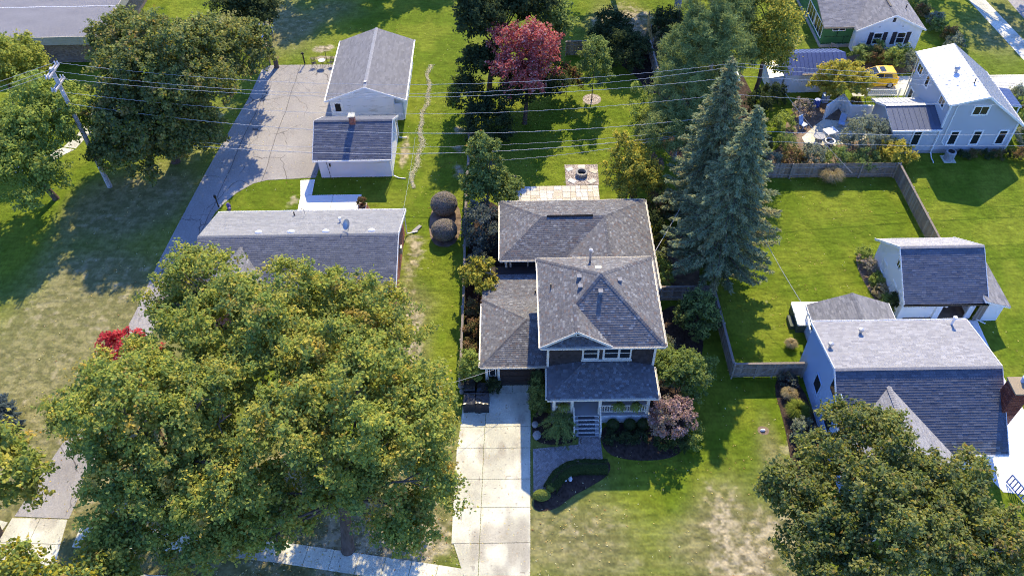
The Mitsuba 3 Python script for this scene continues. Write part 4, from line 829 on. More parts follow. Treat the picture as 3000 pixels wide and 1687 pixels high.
# courtyard wall of the garden
cw = thing('courtyard_wall', 'low white courtyard wall enclosing the garden patio', 'wall')
pts = [(27.4, 60.05), (29.25, 61.7), (29.45, 60.0), (31.35, 59.9)]
for i in range(3):
    a, b = pts[i], pts[i + 1]
    d = norm([b[0] - a[0], b[1] - a[1], 0]) * .06
    put(cw, 'wall', bar((a[0] - d[0], a[1] - d[1], .7), (b[0] + d[0], b[1] + d[1], .7), .14, 1.4), 'white')
    put(cw, 'coping', bar((a[0] - d[0], a[1] - d[1], 1.43), (b[0] + d[0], b[1] + d[1], 1.43), .2, .05), 'white')
slabs('garden_patio', [[(24.8, 57.4), (26.5, 59.2), (27.4, 58.3), (26.0, 56.3), (24.9, 56.3)], [(26.5, 59.2), (27.4, 60.0), (29.2, 59.6), (28.6, 58.4), (27.4, 58.3)], [(26.0, 56.3), (27.4, 58.3), (28.6, 58.4), (28.7, 56.6), (27.2, 56.1)], [(28.6, 58.4), (29.2, 59.6), (31.2, 59.5), (31.0, 57.2), (28.7, 56.6)]], 'pale garden patio inside the courtyard wall', z=.03)
wg = thing('white_gate', 'white slatted gate lying across the drive behind the yellow car', 'gate')
for i in range(14): put(wg, 'slat', box(32.2 + i * .19, 32.26 + i * .19, 63.14, 63.17, .1, .85), 'white')
put(wg, 'rail', cat([box(32.05, 34.95, 63.17, 63.21, .2, .28), box(32.05, 34.95, 63.17, 63.21, .75, .83)]), 'white'); put(wg, 'gate_post', cat([box(31.95, 32.05, 63.1, 63.2, 0, 1.0), box(34.95, 35.05, 63.1, 63.2, 0, 1.0)]), 'white')

# ================================================================== FENCES: every board a part
BOARD = mikit.ply(obox((0, 0, .5), np.eye(3), (.5, .5, .5)), 'bsdf_board_0')
def fence(name, label, pts, h, side=1, pitch=.145, tone=(0, 1, 2, 3), cap=None, rails=True, gate=None, cat_='fence', post_every=2.4):
    k = thing(name, label, cat_)
    rg = np.random.default_rng(len(scene))
    for a, b in zip(pts[:-1], pts[1:]):
        a, b = np.array([*a, 0.0]), np.array([*b, 0.0]); d = b - a; L = np.linalg.norm(d); d /= L; s = np.array([-d[1], d[0], 0]) * side
        m = max(1, int(L / pitch)); w = L / m
        for i in range(m):
            c = a + d * w * (i + .5); M = np.eye(4)
            M[:3, 0] = d * (w - .008); M[:3, 1] = s * .022; M[2, 2] = h - .04 + rg.uniform(-.012, .012); M[:3, 3] = c + [0, 0, .03]
            put(k, 'board', None, 'board_%d' % tone[rg.integers(len(tone))] if isinstance(tone[0], int) else tone[0], shape=BOARD, to_world=T(M))
        if rails:
            for z in (.35, h * .72): put(k, 'rail', bar(a + s * -.035 + [0, 0, z], b + s * -.035 + [0, 0, z], .045, .09), 'board_2')
        if cap: put(k, 'cap_rail', bar(a + [0, 0, h + .012], b + [0, 0, h + .012], .16, .035), cap)
        np_ = max(2, int(L / post_every) + 1)
        for i in range(np_):
            c = a + d * L * i / (np_ - 1) - s * .09
            put(k, 'post', box(c[0] - .05, c[0] + .05, c[1] - .05, c[1] + .05, 0, h + .05), 'board_2')
    return k
fence('board_fence', 'weathered board fence across the back of the shaded lawn beside the spruces', [(19.6, 52.1), (30.95, 51.95)], 1.5, side=1)
fence('board_fence', 'weathered board fence running from the far fence corner to the white garage', [(31.05, 51.85), (31.15, 42.9)], 1.5, side=-1, cap='board_1')
fence('board_fence', 'short grey board fence between the brown house and the spruce trunk', [(9.9, 38.75), (13.6, 38.75)], 1.45, cap='board_1')
fence('board_fence', 'grey board fence running from the spruce trunk towards the street', [(13.72, 38.7), (13.85, 31.95)], 1.45, side=-1, cap='board_1')
gf = fence('board_fence', 'board fence with a braced gate beside the wall of the blue grey house', [(13.9, 31.9), (18.5, 31.9)], 1.45, cap='board_1')
put(gf, 'gate_brace', cat([bar((15.4, 31.84, .1), (16.5, 31.84, 1.1), .04, .1), box(15.36, 15.44, 31.8, 31.86, .0, 1.4), box(16.5, 16.58, 31.8, 31.86, 0, 1.4)]), 'board_2')
fence('board_fence', 'long plain board fence between the left lawn and the planting beside the brown house', [(-4.1, 62.2), (-4.12, 46.5), (-3.98, 40.2), (-3.93, 31.4)], 1.35, side=1, cap='board_1', rails=False)
fence('board_fence', 'grey board fence behind the red maple', [(4.9, 71.2), (7.9, 71.2)], 1.55, cap='board_1')
fence('board_fence', 'dark grey fence corner in deep tree shade', [(10.9, 71.2), (13.1, 71.15), (13.25, 65.8)], 1.55, cap='board_0')
fence('board_fence', 'board fence coloured sunlit gold leading away under the far trees', [(13.35, 71.4), (13.6, 76.5)], 1.55, tone=('board_sunlit_gold',))

# ================================================================== POLES, WIRES
P1 = thing('utility_pole', 'tall weathered utility pole with crossarms standing on the shaded lawn at the left', 'utility pole')
bx, by = -34.17, 52.40
put(P1, 'shaft', tube([(bx, by, 0), (bx, by, 6), (bx, by, 11.36)], [.21, .175, .14], 14), 'pole_wood', smooth=40)
def arm(parent, z, y0, y1, x=bx):
    k = put(parent, 'crossarm', cat([box(x - .16, x - .06, y0, y1, z - .06, z + .06), box(x + .06, x + .16, y0, y1, z - .06, z + .06)]), 'pole_wood')
    m = [lathe([(.03, 0), (.05, .03), (.05, .10), (.035, .12), (.05, .15), (.045, .2), (0, .22)], (x + s * .11, y, z + .06), 10) for s in (-1, 1) for y in (y0 + .1, (y0 * .45 + y1 * .55), y1 - .1)]
    put(k, 'insulator', cat(m), 'porcelain', smooth=40)
arm(P1, 11.1, by - 1.0, by + 1.0)
arm(P1, 10.0, by - 1.0, by + 0.9)
put(P1, 'brace', cat([bar((bx - .1, by - .6, 11.0), (bx - .1, by, 10.5), .04), bar((bx - .1, by + .6, 11.0), (bx - .1, by, 10.5), .04), bar((bx - .1, by + .5, 9.95), (bx - .1, by, 9.5), .04), bar((bx - .1, by - .5, 9.95), (bx - .1, by, 9.5), .04)]), 'grey_metal')
put(P1, 'cutout', cat([tube([(bx + .3, by - .4, 9.7), (bx + .3, by - .35, 9.2)], .05, 8), tube([(bx - .3, by + .4, 9.7), (bx - .3, by + .4, 9.2)], .05, 8)]), 'porcelain')
put(P1, 'clamp', cat([tube([(bx, by, 8.1), (bx, by, 8.5)], .16, 12), tube([(bx, by, 5.4), (bx, by, 5.6)], .17, 12)]), 'black')
P2 = thing('utility_pole', 'utility pole standing between the spruce and the pine, mostly hidden', 'utility pole')
cx, cy = 15.9, 51.2
put(P2, 'shaft', tube([(cx, cy, 0), (cx, cy, 11.1)], [.17, .11], 12), 'pole_wood', smooth=40)
put(P2, 'crossarm', box(cx - .05, cx + .05, cy - 1.3, cy + .9, 10.85, 10.97), 'white_metal')
def wire(label, a, b, sag, r=.013, m=28, bsdf='wire', group=None):
    a, b = np.asarray(a, float), np.asarray(b, float); t = np.linspace(0, 1, m)[:, None]
    p = a + (b - a) * t; p[:, 2] -= (4 * sag * t * (1 - t))[:, 0]
    single('power_line', label, 'power line', tube(p, r, 5), bsdf, group=group)
wire('topmost thin power line from the left pole to the spruce', (bx, by + .9, 11.25), (cx, cy + .8, 10.97), 1.86)
wire('second power line from the top between the poles', (bx, by - .1, 11.2), (cx, cy - .1, 11.3), 2.18)
wire('third power line from the top between the poles', (bx, by - .8, 11.1), (cx, cy - 1.2, 11.15), 1.72)
wire('fourth line from the top, hanging alone below the three power lines', (bx, by, 9.28), (cx, cy, 8.9), 1.9)
wire('pale twisted line that passes over the white shed ridge', (bx, by, 8.26), (cx, cy, 6.94), 2.18, r=.018)
wire('thin upper line of the lowest pair, passing over the dark shed roof', (bx, by, 5.45), (cx, cy, 5.92), 1.67, r=.012)
wire('thick lowest line, passing over the dark shed roof', (bx, by, 5.37), (cx, cy, 5.66), 2.13, r=.024)
for i, (z, y, l) in enumerate(((11.3, .9, 'topmost'), (11.3, -.1, 'middle'), (11.3, -.8, 'lowest'))):
    wire('%s of the three lines leaving the left pole over the lime green trees' % l, (bx, by + y, z), (bx - 40, by - 20 + y, z - .2), 1.2)
wire('lower line leaving the left pole through the lime green tree', (bx, by, 8.1), (bx - 40, by - 20, 8), 1.2)
for i, (z, y, l, dz) in enumerate(((11.0, .8, 'topmost line over the blue shed roof', -2.11), (11.26, -.1, 'second line over the blue shed roof', -2.61), (11.19, -1.2, 'third line over the yellow green tree and the car', -1.28), (8.86, 0, 'line crossing the roof edge of the low wing', -1.67), (5.65, 0, 'bright line crossing the garden and the tall narrow windows', -.59), (4.79, 0, 'lowest line crossing the front of the metal roofed house', -1.2))):
    wire(l, (cx, cy + y, z), (cx + 48, cy + 1 + y, z + dz), 1.0, r=.013 if i != 4 else .018)
wire('service line dropping from the hidden pole to the brown house roof', (cx, cy, 6.2), (9.45, 40.3, 3.2), .5, r=.022)
wire('service line dropping past the spruce to the back porch of the blue grey house', (14.9, 47.8, 6.6), (19.45, 34.5, 2.4), .6, r=.02)
wire('thin service line dropping from the lowest line towards the brick house', (-8.0, 51.8, 5.0), (-8.75, 43.5, 3.0), .3, r=.012)
wire('dashed looking line crossing the back lawn to the patio corner', (-1.5, 50.5, 3.6), (cx, cy, 6.0), .5, r=.016)
wire('service line crossing the back board fence', (22.0, 56.5, 5.2), (26.8, 50.6, 1.6), .2, r=.014)
wire('service line crossing the garage wing and the concrete driveway', (-1.0, 31.25, 2.5), (-8.8, 26.5, 5.5), .3, r=.012)

# ================================================================== VEGETATION
def unit(v): return v / (np.linalg.norm(v, axis=-1, keepdims=True) + 1e-9)
def leaf_mesh(P, Nn, size, asp, rng, jit=.7, droop=0.0):
    """One folded four-cornered leaf per point."""
    n = len(P); N_ = unit(Nn + jit * rng.normal(size=(n, 3)))
    t = unit(np.cross(N_, unit(rng.normal(size=(n, 3))))); b = np.cross(N_, t)
    s = size * rng.uniform(.65, 1.25, (n, 1)); f = N_ * s * .22
    v = np.stack([P + t * s, P + b * s * asp - f, P - t * s, P - b * s * asp - f], 1).reshape(-1, 3)
    if droop: v[:, 2] -= 0
    i = np.arange(n)[:, None] * 4
    return v, np.concatenate([i + [0, 1, 2], i + [0, 2, 3]])
def pal_pick(pal, w, k, rng, boost=1.6):
    pal = np.asarray(pal, float) * boost + (np.array([.020, .008, .050]) if boost > 2 else [.006, 0, .018]); return pal[rng.choice(len(pal), k, p=np.asarray(w, float) / np.sum(w))]
PAL = {
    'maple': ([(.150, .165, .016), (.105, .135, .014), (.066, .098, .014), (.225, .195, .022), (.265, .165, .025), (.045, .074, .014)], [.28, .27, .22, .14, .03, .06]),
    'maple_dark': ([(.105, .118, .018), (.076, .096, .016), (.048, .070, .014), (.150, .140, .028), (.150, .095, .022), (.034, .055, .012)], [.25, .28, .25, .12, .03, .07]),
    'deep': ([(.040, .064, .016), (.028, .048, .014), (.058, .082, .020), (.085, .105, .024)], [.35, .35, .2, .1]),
    'lime': ([(.155, .200, .020), (.115, .160, .018), (.200, .220, .024), (.072, .110, .016)], [.38, .32, .2, .1]),
    'limey': ([(.165, .185, .014), (.130, .165, .012), (.205, .195, .018)], [.4, .35, .25]),
    'fresh': ([(.120, .165, .026), (.088, .130, .022), (.160, .195, .036), (.055, .085, .016)], [.38, .32, .18, .12]),
    'yellow': ([(.265, .235, .016), (.205, .205, .016), (.150, .165, .018), (.330, .265, .022)], [.32, .3, .2, .18]),
    'red': ([(.330, .085, .070), (.380, .150, .125), (.270, .070, .055), (.420, .270, .225), (.200, .130, .050)], [.34, .26, .18, .12, .10]),
    'crimson': ([(.360, .042, .040), (.270, .032, .034), (.430, .080, .070)], [.45, .35, .2]),
    'mixedred': ([(.120, .130, .030), (.170, .080, .040), (.240, .070, .060), (.085, .105, .024)], [.35, .2, .15, .3]),
    'grey': ([(.105, .125, .085), (.070, .090, .058), (.180, .195, .165), (.048, .064, .038)], [.32, .30, .16, .22]),
    'sage': ([(.125, .150, .082), (.090, .115, .060), (.170, .185, .110)], [.4, .35, .25]),
    'rose': ([(.215, .145, .110), (.275, .205, .165), (.160, .110, .075), (.125, .125, .055)], [.34, .2, .26, .2]),
    'bronze': ([(.165, .120, .040), (.115, .120, .030), (.200, .105, .050), (.085, .100, .024)], [.3, .3, .18, .22]),
    'purple': ([(.165, .140, .105), (.130, .128, .078), (.205, .175, .140), (.095, .100, .055)], [.3, .28, .2, .22]),
    'spruce': ([(.098, .128, .052), (.132, .156, .068), (.070, .094, .036), (.165, .166, .062), (.180, .150, .056)], [.30, .24, .24, .14, .08]),
    'blue_spruce': ([(.070, .105, .105), (.095, .132, .130), (.050, .078, .076)], [.4, .35, .25]),
    'pine': ([(.094, .125, .030), (.070, .100, .022), (.135, .165, .040), (.158, .170, .040)], [.36, .30, .22, .12]),
    'box': ([(.050, .080, .016), (.070, .105, .020), (.036, .060, .014)], [.4, .3, .3]),
    'boxy': ([(.150, .190, .022), (.110, .150, .020), (.190, .215, .030)], [.4, .35, .25]),
    'straw': ([(.30, .25, .13), (.22, .20, .09), (.38, .32, .20)], [.4, .35, .25]),
}
def crown_points(domes, dens, cr, per, rng, gap=.2, low=-.45, core=.25):
    """Leaf positions and outward directions, gathered in clumps over the domes (centre, radii)."""
    PS, NS, CID, CL = [], [], [], []
    cid = 0
    for di, (c, r) in enumerate(domes):
        c, r = np.asarray(c, float), np.broadcast_to(np.asarray(r, float), (3,))
        area = 4 * np.pi * ((r[0] * r[1]) ** 1.6 / 3 + (r[0] * r[2]) ** 1.6 / 3 + (r[1] * r[2]) ** 1.6 / 3) ** (1 / 1.6)
        k = max(6, int(area * dens))
        d = unit(rng.normal(size=(k * 3, 3))); d = d[d[:, 2] > low][:k]
        rr = np.where(rng.random(len(d)) < core, rng.uniform(.35, .8, len(d)), rng.uniform(.80, 1.03, len(d)))
        bump = .80 + .42 * meshkit.noise(d * 2.3 + 31 + di * 7.7)
        q = c + d * r * (rr * bump)[:, None]
        keep = meshkit.noise(q / (cr * 3.2) + 57) > gap
        for e, (c2, r2) in enumerate(domes):
            if e != di:
                r2 = np.broadcast_to(np.asarray(r2, float), (3,))
                keep &= (((q - np.asarray(c2, float)) / (r2 * .72)) ** 2).sum(1) > 1
        q, d = q[keep], d[keep]; o = unit(d / r)
        n = len(q)
        ax = unit(o * .9 + rng.normal(size=(n, 3)) * .8 + [0, 0, -.12]); ln = cr * rng.uniform(1.2, 3.4, (n, 1, 1))
        tq = rng.random((n, per, 1)) ** .8 - .35
        off = ax[:, None] * tq * ln + rng.normal(size=(n, per, 3)) * cr * (.52 - .25 * tq) * [1, 1, .7]
        P = q[:, None] + off
        PS.append(P.reshape(-1, 3)); NS.append(np.repeat(unit(o + np.array([[0, 0, 1.5]])), per, 0) + unit(off.reshape(-1, 3)) * .35)
        CID.append(np.repeat(np.arange(n) + cid, per)); cid += n; CL.append(q)
    return np.vstack(PS), np.vstack(NS), np.concatenate(CID), np.vstack(CL)
def lobes(domes, rng, size=.30, fill=.50, low=-.4):
    out = []
    for c, r in domes:
        c, r = np.asarray(c, float), np.broadcast_to(np.asarray(r, float), (3,)); rm = r.mean()
        s = np.clip(rm * size, .55, 1.35); m = max(5, int(fill * 4 * (rm / s) ** 2 * .75))
        d = unit(rng.normal(size=(m * 4, 3))); d = d[d[:, 2] > low]
        pick = []
        for v in d:
            if all(np.linalg.norm((v - w) * r) > s * 1.15 for w in pick): pick.append(v)
            if len(pick) >= m: break
        for v in pick: out.append((c + v * r * rng.uniform(.62, .84), s * rng.uniform(.75, 1.2) * np.array([1.08, 1.08, .82])))
        out.append((c, r * .50))
    return out
def paint(P, cid, pal, rng, pal2=None, where=None):
    k = cid.max() + 1; bo = 2.75 if pal.startswith('maple') else 2.7 if pal in ('spruce', 'pine', 'purple') else 2.1 if pal in ('yellow', 'fresh', 'boxy', 'lime', 'limey', 'red', 'purple', 'sage', 'rose') else 1.6; c = pal_pick(*PAL[pal], len(P), rng, bo); cc = pal_pick(*PAL[pal], k, rng, bo)[cid]
    out = c * .55 + cc * .45
    if pal2 is not None:
        c2 = pal_pick(*PAL[pal2], len(P), rng); w = np.clip(where(P) + rng.normal(size=len(P)) * .18, 0, 1)[:, None]; w = (w > .5).astype(float)
        out = out * (1 - w) + c2 * w
    return out * rng.uniform(.78, 1.22, (len(P), 1))
def tree(name, label, cat_, base, domes, pal, seed, dens=1.5, cr=.42, per=46, size=.135, asp=.72, trunk=.22, gap=.22, low=-.45, branches=26, group=None, pal2=None, where=None, bark='bark', fork=.38, bsdf='leaf', jit=.75, part='crown', core=.25, stems=1, lobe=None):
    rng = np.random.default_rng(seed)
    big = domes
    if lobe: domes = lobes(domes, rng, lobe)
    k = thing(name, label, cat_, group)
    P, Nn, cid, CL = crown_points(domes, dens, cr, per, rng, gap, low, core)
    ok = P[:, 2] > .05; P, Nn, cid = P[ok], Nn[ok], cid[ok]
    col = paint(P, cid, pal, rng, pal2, where)
    v, f = leaf_mesh(P, Nn, size, asp, rng, jit)
    put(k, part, (v, f), bsdf, color=np.repeat(col, 4, 0))
    if trunk:
        b = np.array([*base, 0.0]) if len(base) == 2 else np.asarray(base, float)
        top = np.mean([np.asarray(c, float) for c, _ in big], 0); zt = max(np.asarray(c, float)[2] + .4 * np.broadcast_to(np.asarray(r, float), 3)[2] for c, r in big)
        hf = max(.5, fork * zt)
        head = np.array([b[0] + (top[0] - b[0]) * .35, b[1] + (top[1] - b[1]) * .35, hf])
        if stems == 1:
            put(k, 'trunk', tube([b - [0, 0, .1], b + [0, 0, .12], b + (head - b) * .5 + rng.normal(size=3) * [.06, .06, 0], head], [trunk * 1.45, trunk * 1.08, trunk * .92, trunk * .78], 10), bark, smooth=50)
        else:
            put(k, 'trunk', cat([tube([b + rng.normal(size=3) * [.15, .15, 0], b + (head - b) * .6 + rng.normal(size=3) * [.3, .3, 0], CL[rng.integers(len(CL))]], [trunk, trunk * .7, trunk * .3], 7) for _ in range(stems)]), bark, smooth=50)
        br = []; ctr = [np.asarray(c, float) for c, _ in domes]
        lead = np.array([top[0], top[1], zt * .92]) * [1, 1, 1]
        if stems == 1: br.append(tube([head, head + (lead - head) * .5 + rng.normal(size=3) * .15, lead], [trunk * .78, trunk * .45, trunk * .12], 7))
        order = rng.permutation(len(ctr))[:max(4, branches // 4)]
        for j in order:
            e = ctr[j]; s_ = np.clip((e[2] * rng.uniform(.45, .75) - head[2]) / max(.3, lead[2] - head[2]), 0, .8); a = head + (lead - head) * s_
            mid = a + (e - a) * .55 + np.array([0, 0, .09 * np.linalg.norm(e - a)]) + rng.normal(size=3) * .12 * min(1, np.linalg.norm(e - a))
            br.append(tube([a, a + (mid - a) * .5 + rng.normal(size=3) * .06, mid, e], np.array([.36, .28, .2, .1]) * trunk, 6))
            near = np.argsort(((CL - e) ** 2).sum(1))[1:]
            for q_ in rng.choice(near[:max(4, len(CL) // max(1, len(ctr)))], min(4, len(near)), replace=False):
                w_ = CL[q_]; f_ = mid + (e - mid) * rng.uniform(.1, 1.0)
                br.append(tube([f_, (f_ + w_) / 2 + rng.normal(size=3) * .12, w_], np.array([.11, .07, .025]) * trunk, 5))
        if br: put(k, 'branches', cat(br), bark, smooth=50, kind='stuff')
    return k
def bush(name, label, cat_, c, r, pal, seed, size=.06, dens=6, per=40, cr=.16, gap=.05, low=-.3, group=None, **kw):
    return tree(name, label, cat_, (c[0], c[1]), [(c, r)], pal, seed, dens=dens, cr=cr, per=per, size=size, gap=gap, low=low, trunk=kw.pop('trunk', .03), branches=kw.pop('branches', 8), group=group, **kw)
def clipped(name, label, cat_, c, r, pal, seed, n=7000, size=.03, group=None, square=0.0):
    """A sheared shrub: a solid twiggy body and a close skin of small leaves."""
    rng = np.random.default_rng(seed); k = thing(name, label, cat_, group)
    c, r = np.asarray(c, float), np.asarray(r, float)
    d = unit(rng.normal(size=(n, 3)))
    if square: d = d / (np.abs(d) ** (2 + square)).sum(1, keepdims=True) ** (1 / (2 + square))
    w = .93 + .10 * meshkit.fbm(d * 3 + seed, 3) + rng.uniform(-.03, .03, n)
    P = c + d * r * w[:, None]; P = P[P[:, 2] > .02]
    d = unit((P - c) / r)
    col = paint(P, (np.arange(len(P)) // 6), pal, rng)
    v, f = leaf_mesh(P, d, size, .6, rng, .55)
    put(k, 'foliage', (v, f), 'leaf', color=np.repeat(col, 4, 0))
    m = trimesh.creation.icosphere(subdivisions=3); q = np.array(m.vertices)
    if square: q = q / (np.abs(q) ** (2 + square)).sum(1, keepdims=True) ** (1 / (2 + square))
    q = c + q * r * .84; q[:, 2] = np.maximum(q[:, 2], -.05)
    put(k, 'twigs', (q, np.array(m.faces)), 'bark')
    return k

# the big maples on the left: several domes each, on real trunks
tree('maple_tree', 'large yellowing maple nearest the concrete driveway, its trunk standing at the sidewalk', 'tree', (-9.97, 20.28),
     [((-8.4, 23.6, 7.4), (4.7, 4.2, 4.2)), ((-5.4, 24.3, 7.2), (2.7, 2.6, 2.6)), ((-11.9, 22.2, 8.2), (2.9, 2.7, 2.7)), ((-5.0, 20.2, 5.6), (2.0, 2.2, 2.2)), ((-12.8, 19.9, 5.2), (2.0, 1.7, 2.0)), ((-8.8, 20.6, 6.6), (2.4, 1.5, 1.6)), ((-6.6, 19.4, 4.6), (1.4, 1.2, 1.3))], 'maple', 101, lobe=.30, trunk=.34, fork=.55, branches=60, per=74, size=.108, gap=.40)
tree('maple_tree', 'large yellowing maple covering the front roof of the red brick house', 'tree', (-13.0, 28.0),
     [((-14.2, 30.2, 8.0), (4.8, 4.4, 3.7)), ((-19.4, 33.6, 7.4), (3.0, 2.8, 2.6)), ((-8.8, 31.2, 7.2), (3.0, 3.0, 2.7)), ((-9.8, 26.6, 8.4), (3.3, 3.2, 2.8)), ((-17.6, 30.2, 8.0), (3.0, 2.8, 2.8))], 'maple', 102, lobe=.30, trunk=.34, fork=.42, branches=60, per=74, size=.108, gap=.38)
tree('maple_tree', 'large yellowing maple over the lower asphalt driveway, left of the two others', 'tree', (-18.8, 22.8),
     [((-19.6, 23.9, 7.6), (4.2, 3.9, 3.8)), ((-23.6, 26.4, 6.4), (2.6, 2.5, 2.2)), ((-16.2, 18.4, 4.6), (2.3, 1.6, 1.9)), ((-20.6, 18.2, 4.4), (2.1, 1.5, 1.8)), ((-16.0, 24.3, 8.4), (2.9, 2.8, 2.6)), ((-20.0, 20.6, 5.8), (2.9, 2.5, 2.6)), ((-15.2, 20.6, 6.6), (2.8, 2.6, 2.6)), ((-21.8, 29.2, 6.0), (1.8, 1.8, 1.6))], 'maple', 103, lobe=.30, trunk=.32, fork=.42, branches=56, per=74, size=.108, gap=.40)
tree('maple_tree', 'green maple cut by the left edge of the picture above the driveway apron', 'tree', (-30.5, 21.5), [((-27.4, 22.2, 5.8), (1.9, 2.0, 2.0)), ((-30.0, 22.4, 6.6), (2.3, 2.3, 2.3))], 'maple', 104, lobe=.30, trunk=.26, branches=24, gap=.42)
tree('street_tree', 'yellow leaved street tree rising into the lower left corner', 'tree', (-24.4, 15.5), [((-24.6, 16.4, 4.9), (2.6, 1.8, 1.7)), ((-20.9, 16.4, 4.9), (1.8, 1.4, 1.4))], 'maple', 105, lobe=.36, trunk=.16, branches=12, pal2='yellow', where=lambda P: np.full(len(P), .38))
tree('maple_tree', 'broad dark green maple between the flat roofed building and the asphalt driveway', 'tree', (-29.5, 55.6),
     [((-27.9, 57.0, 7.6), (6.0, 5.6, 5.0)), ((-24.6, 62.0, 7.2), (3.6, 3.6, 3.2)), ((-29.8, 54.0, 5.2), (4.4, 3.6, 3.6)), ((-30.2, 52.8, 3.8), (3.8, 2.8, 2.6)), ((-26.4, 54.0, 4.2), (2.6, 2.4, 2.6)), ((-31.6, 60.5, 8.0), (3.4, 3.6, 3.2))], 'maple_dark', 106, lobe=.30, pal2='maple', where=lambda P: np.full(len(P), .36), trunk=.34, fork=.3, branches=36, per=50, gap=.16)
tree('lime_tree', 'lime green tree behind the utility pole at the left edge', 'tree', (-38.2, 51.0), [((-37.2, 52.9, 6.6), (3.6, 3.4, 3.0)), ((-37.9, 48.4, 5.0), (3.6, 3.0, 2.6)), ((-41.5, 50.5, 6.4), (3.2, 3.0, 2.8))], 'lime', 107, lobe=.30, trunk=.24, branches=24, size=.125, gap=.2)
tree('lime_tree', 'yellow green tree in front of the flat roofed building at the left edge', 'tree', (-44.5, 60.0), [((-42.6, 60.4, 6.2), (3.0, 2.8, 2.8)), ((-45.2, 63.0, 5.0), (2.4, 2.4, 2.4))], 'limey', 108, lobe=.30, trunk=.2, branches=16, size=.125)
tree('maple_tree', 'dark tree at the top edge right of the broad maple', 'tree', (-23.5, 70.0), [((-24.4, 69.0, 6.6), (2.4, 2.4, 2.8)), ((-23.8, 72.4, 5.0), (1.6, 1.6, 1.8))], 'deep', 109, lobe=.36, trunk=.22, branches=14)
tree('maple_tree', 'shade tree beyond the top edge above the back lawn', 'tree', (-15.0, 90.0), [((-15.0, 90.0, 7.0), (5.2, 3.6, 4.0)), ((-7.0, 94.0, 7.0), (4.4, 3.6, 4.0)), ((-21, 88, 7), (3.5, 3.5, 3.6))], 'deep', 110, lobe=.36, trunk=.3, branches=12, dens=1.0, size=.18)
# trees round the back garden
tree('tall_green_tree', 'tall dark green tree behind the red maple, at the top edge', 'tree', (-2.6, 64.5), [((-3.2, 64.2, 7.8), (2.1, 2.1, 3.4)), ((-0.2, 67.0, 7.8), (2.8, 2.2, 3.2)), ((2.0, 69.4, 8.0), (2.2, 2.0, 2.6)), ((-3.0, 62.8, 4.6), (1.7, 1.5, 1.8))], 'deep', 111, lobe=.36, trunk=.26, branches=20, per=52)
tree('small_green_tree', 'light green tree right of the red maple crown at the top edge', 'tree', (3.8, 68.8), [((3.6, 68.0, 5.6), (1.5, 1.5, 2.2)), ((3.2, 66.0, 3.4), (1.2, 1.2, 1.5))], 'fresh', 112, lobe=.36, trunk=.14, branches=12)
tree('red_maple', 'red maple with a green lower crown in the back garden', 'tree', (0.7, 60.2), [((0.45, 61.2, 6.1), (2.75, 2.7, 3.2)), ((0.4, 60.6, 3.4), (3.0, 2.7, 2.2)), ((3.0, 61.6, 3.4), (1.4, 1.4, 1.5))], 'deep', 113, lobe=.36, trunk=.2, branches=24, size=.105, cr=.34, per=54, dens=1.9, gap=.12,
     pal2='red', where=lambda P: np.clip((P[:, 2] - 4.6) / 1.6 + .5 + .2 * (meshkit.noise(P * .9) - .5), 0, 1))
bush('redtwig_shrub', 'small red and green shrub between the red maple and the grey back fence', 'shrub', (4.6, 64.2, 1.7), (1.4, 1.2, 1.5), 'mixedred', 114, size=.09, dens=3.5, cr=.25)
bush('dark_shrub', 'dark green shrub mass at the lawn edge left of the red maple', 'shrub', (-4.2, 61.6, 2.0), (1.9, 1.9, 1.9), 'deep', 115, size=.10, dens=3, cr=.3, pal2='lime', where=lambda P: (P[:, 0] < -5.3) * .5)
bush('dark_shrub', 'dark green shrub below the red maple beside the long fence', 'shrub', (-2.6, 58.2, 1.5), (2.1, 2.2, 1.6), 'deep', 116, size=.10, dens=3, cr=.3)
tree('sapling', 'young green tree in a round mulch ring on the back lawn', 'tree', (6.95, 63.6), [((7.1, 63.9, 4.5), (1.25, 1.25, 1.9)), ((7.1, 63.8, 2.9), (1.4, 1.4, 1.1))], 'fresh', 117, trunk=.05, branches=18, size=.10, cr=.26, dens=2.6, per=44, fork=.6, gap=.15)
structure('mulch_ring', prism(Point(6.98, 63.7).buffer(.85), -.1, .014), 'gravel')
bush('juniper', 'blue green juniper beside the long fence', 'shrub', (-2.7, 53.4, .8), (.75, .75, 1.1), 'blue_spruce', 118, size=.07, asp=.3, bsdf='needle', dens=7)
tree('garden_tree', 'lumpy yellow green tree at the patio corner left of the brown house', 'tree', (-2.5, 48.0), [((-2.5, 49.0, 5.2), (1.25, 1.3, 1.7)), ((-2.4, 48.0, 3.2), (1.75, 1.6, 1.6)), ((-1.2, 48.2, 2.6), (1.1, 1.1, 1.1))], 'fresh', 119, lobe=.36, trunk=.12, branches=18, size=.10, cr=.26, dens=2.8, pal2='maple', where=lambda P: np.full(len(P), .36))
bush('silver_shrub', 'grey leaved shrub tree against the left side of the brown house', 'shrub', (-2.75, 44.6, 1.9), (1.35, 1.9, 1.9), 'grey', 120, size=.085, dens=4, cr=.24)
bush('silver_shrub', 'lower grey green shrub between the fence and the window of the rear wing', 'shrub', (-3.0, 41.8, 1.0), (.8, 1.3, 1.1), 'grey', 121, size=.07, dens=5, cr=.2)
tree('witch_hazel', 'small golden green tree beside the satellite dish of the brown house', 'tree', (-2.9, 39.2), [((-2.85, 39.4, 2.2), (1.1, 1.35, 1.2))], 'yellow', 122, lobe=.36, trunk=.06, branches=12, size=.10, cr=.24, dens=3.2, pal2='maple', where=lambda P: np.full(len(P), .42))
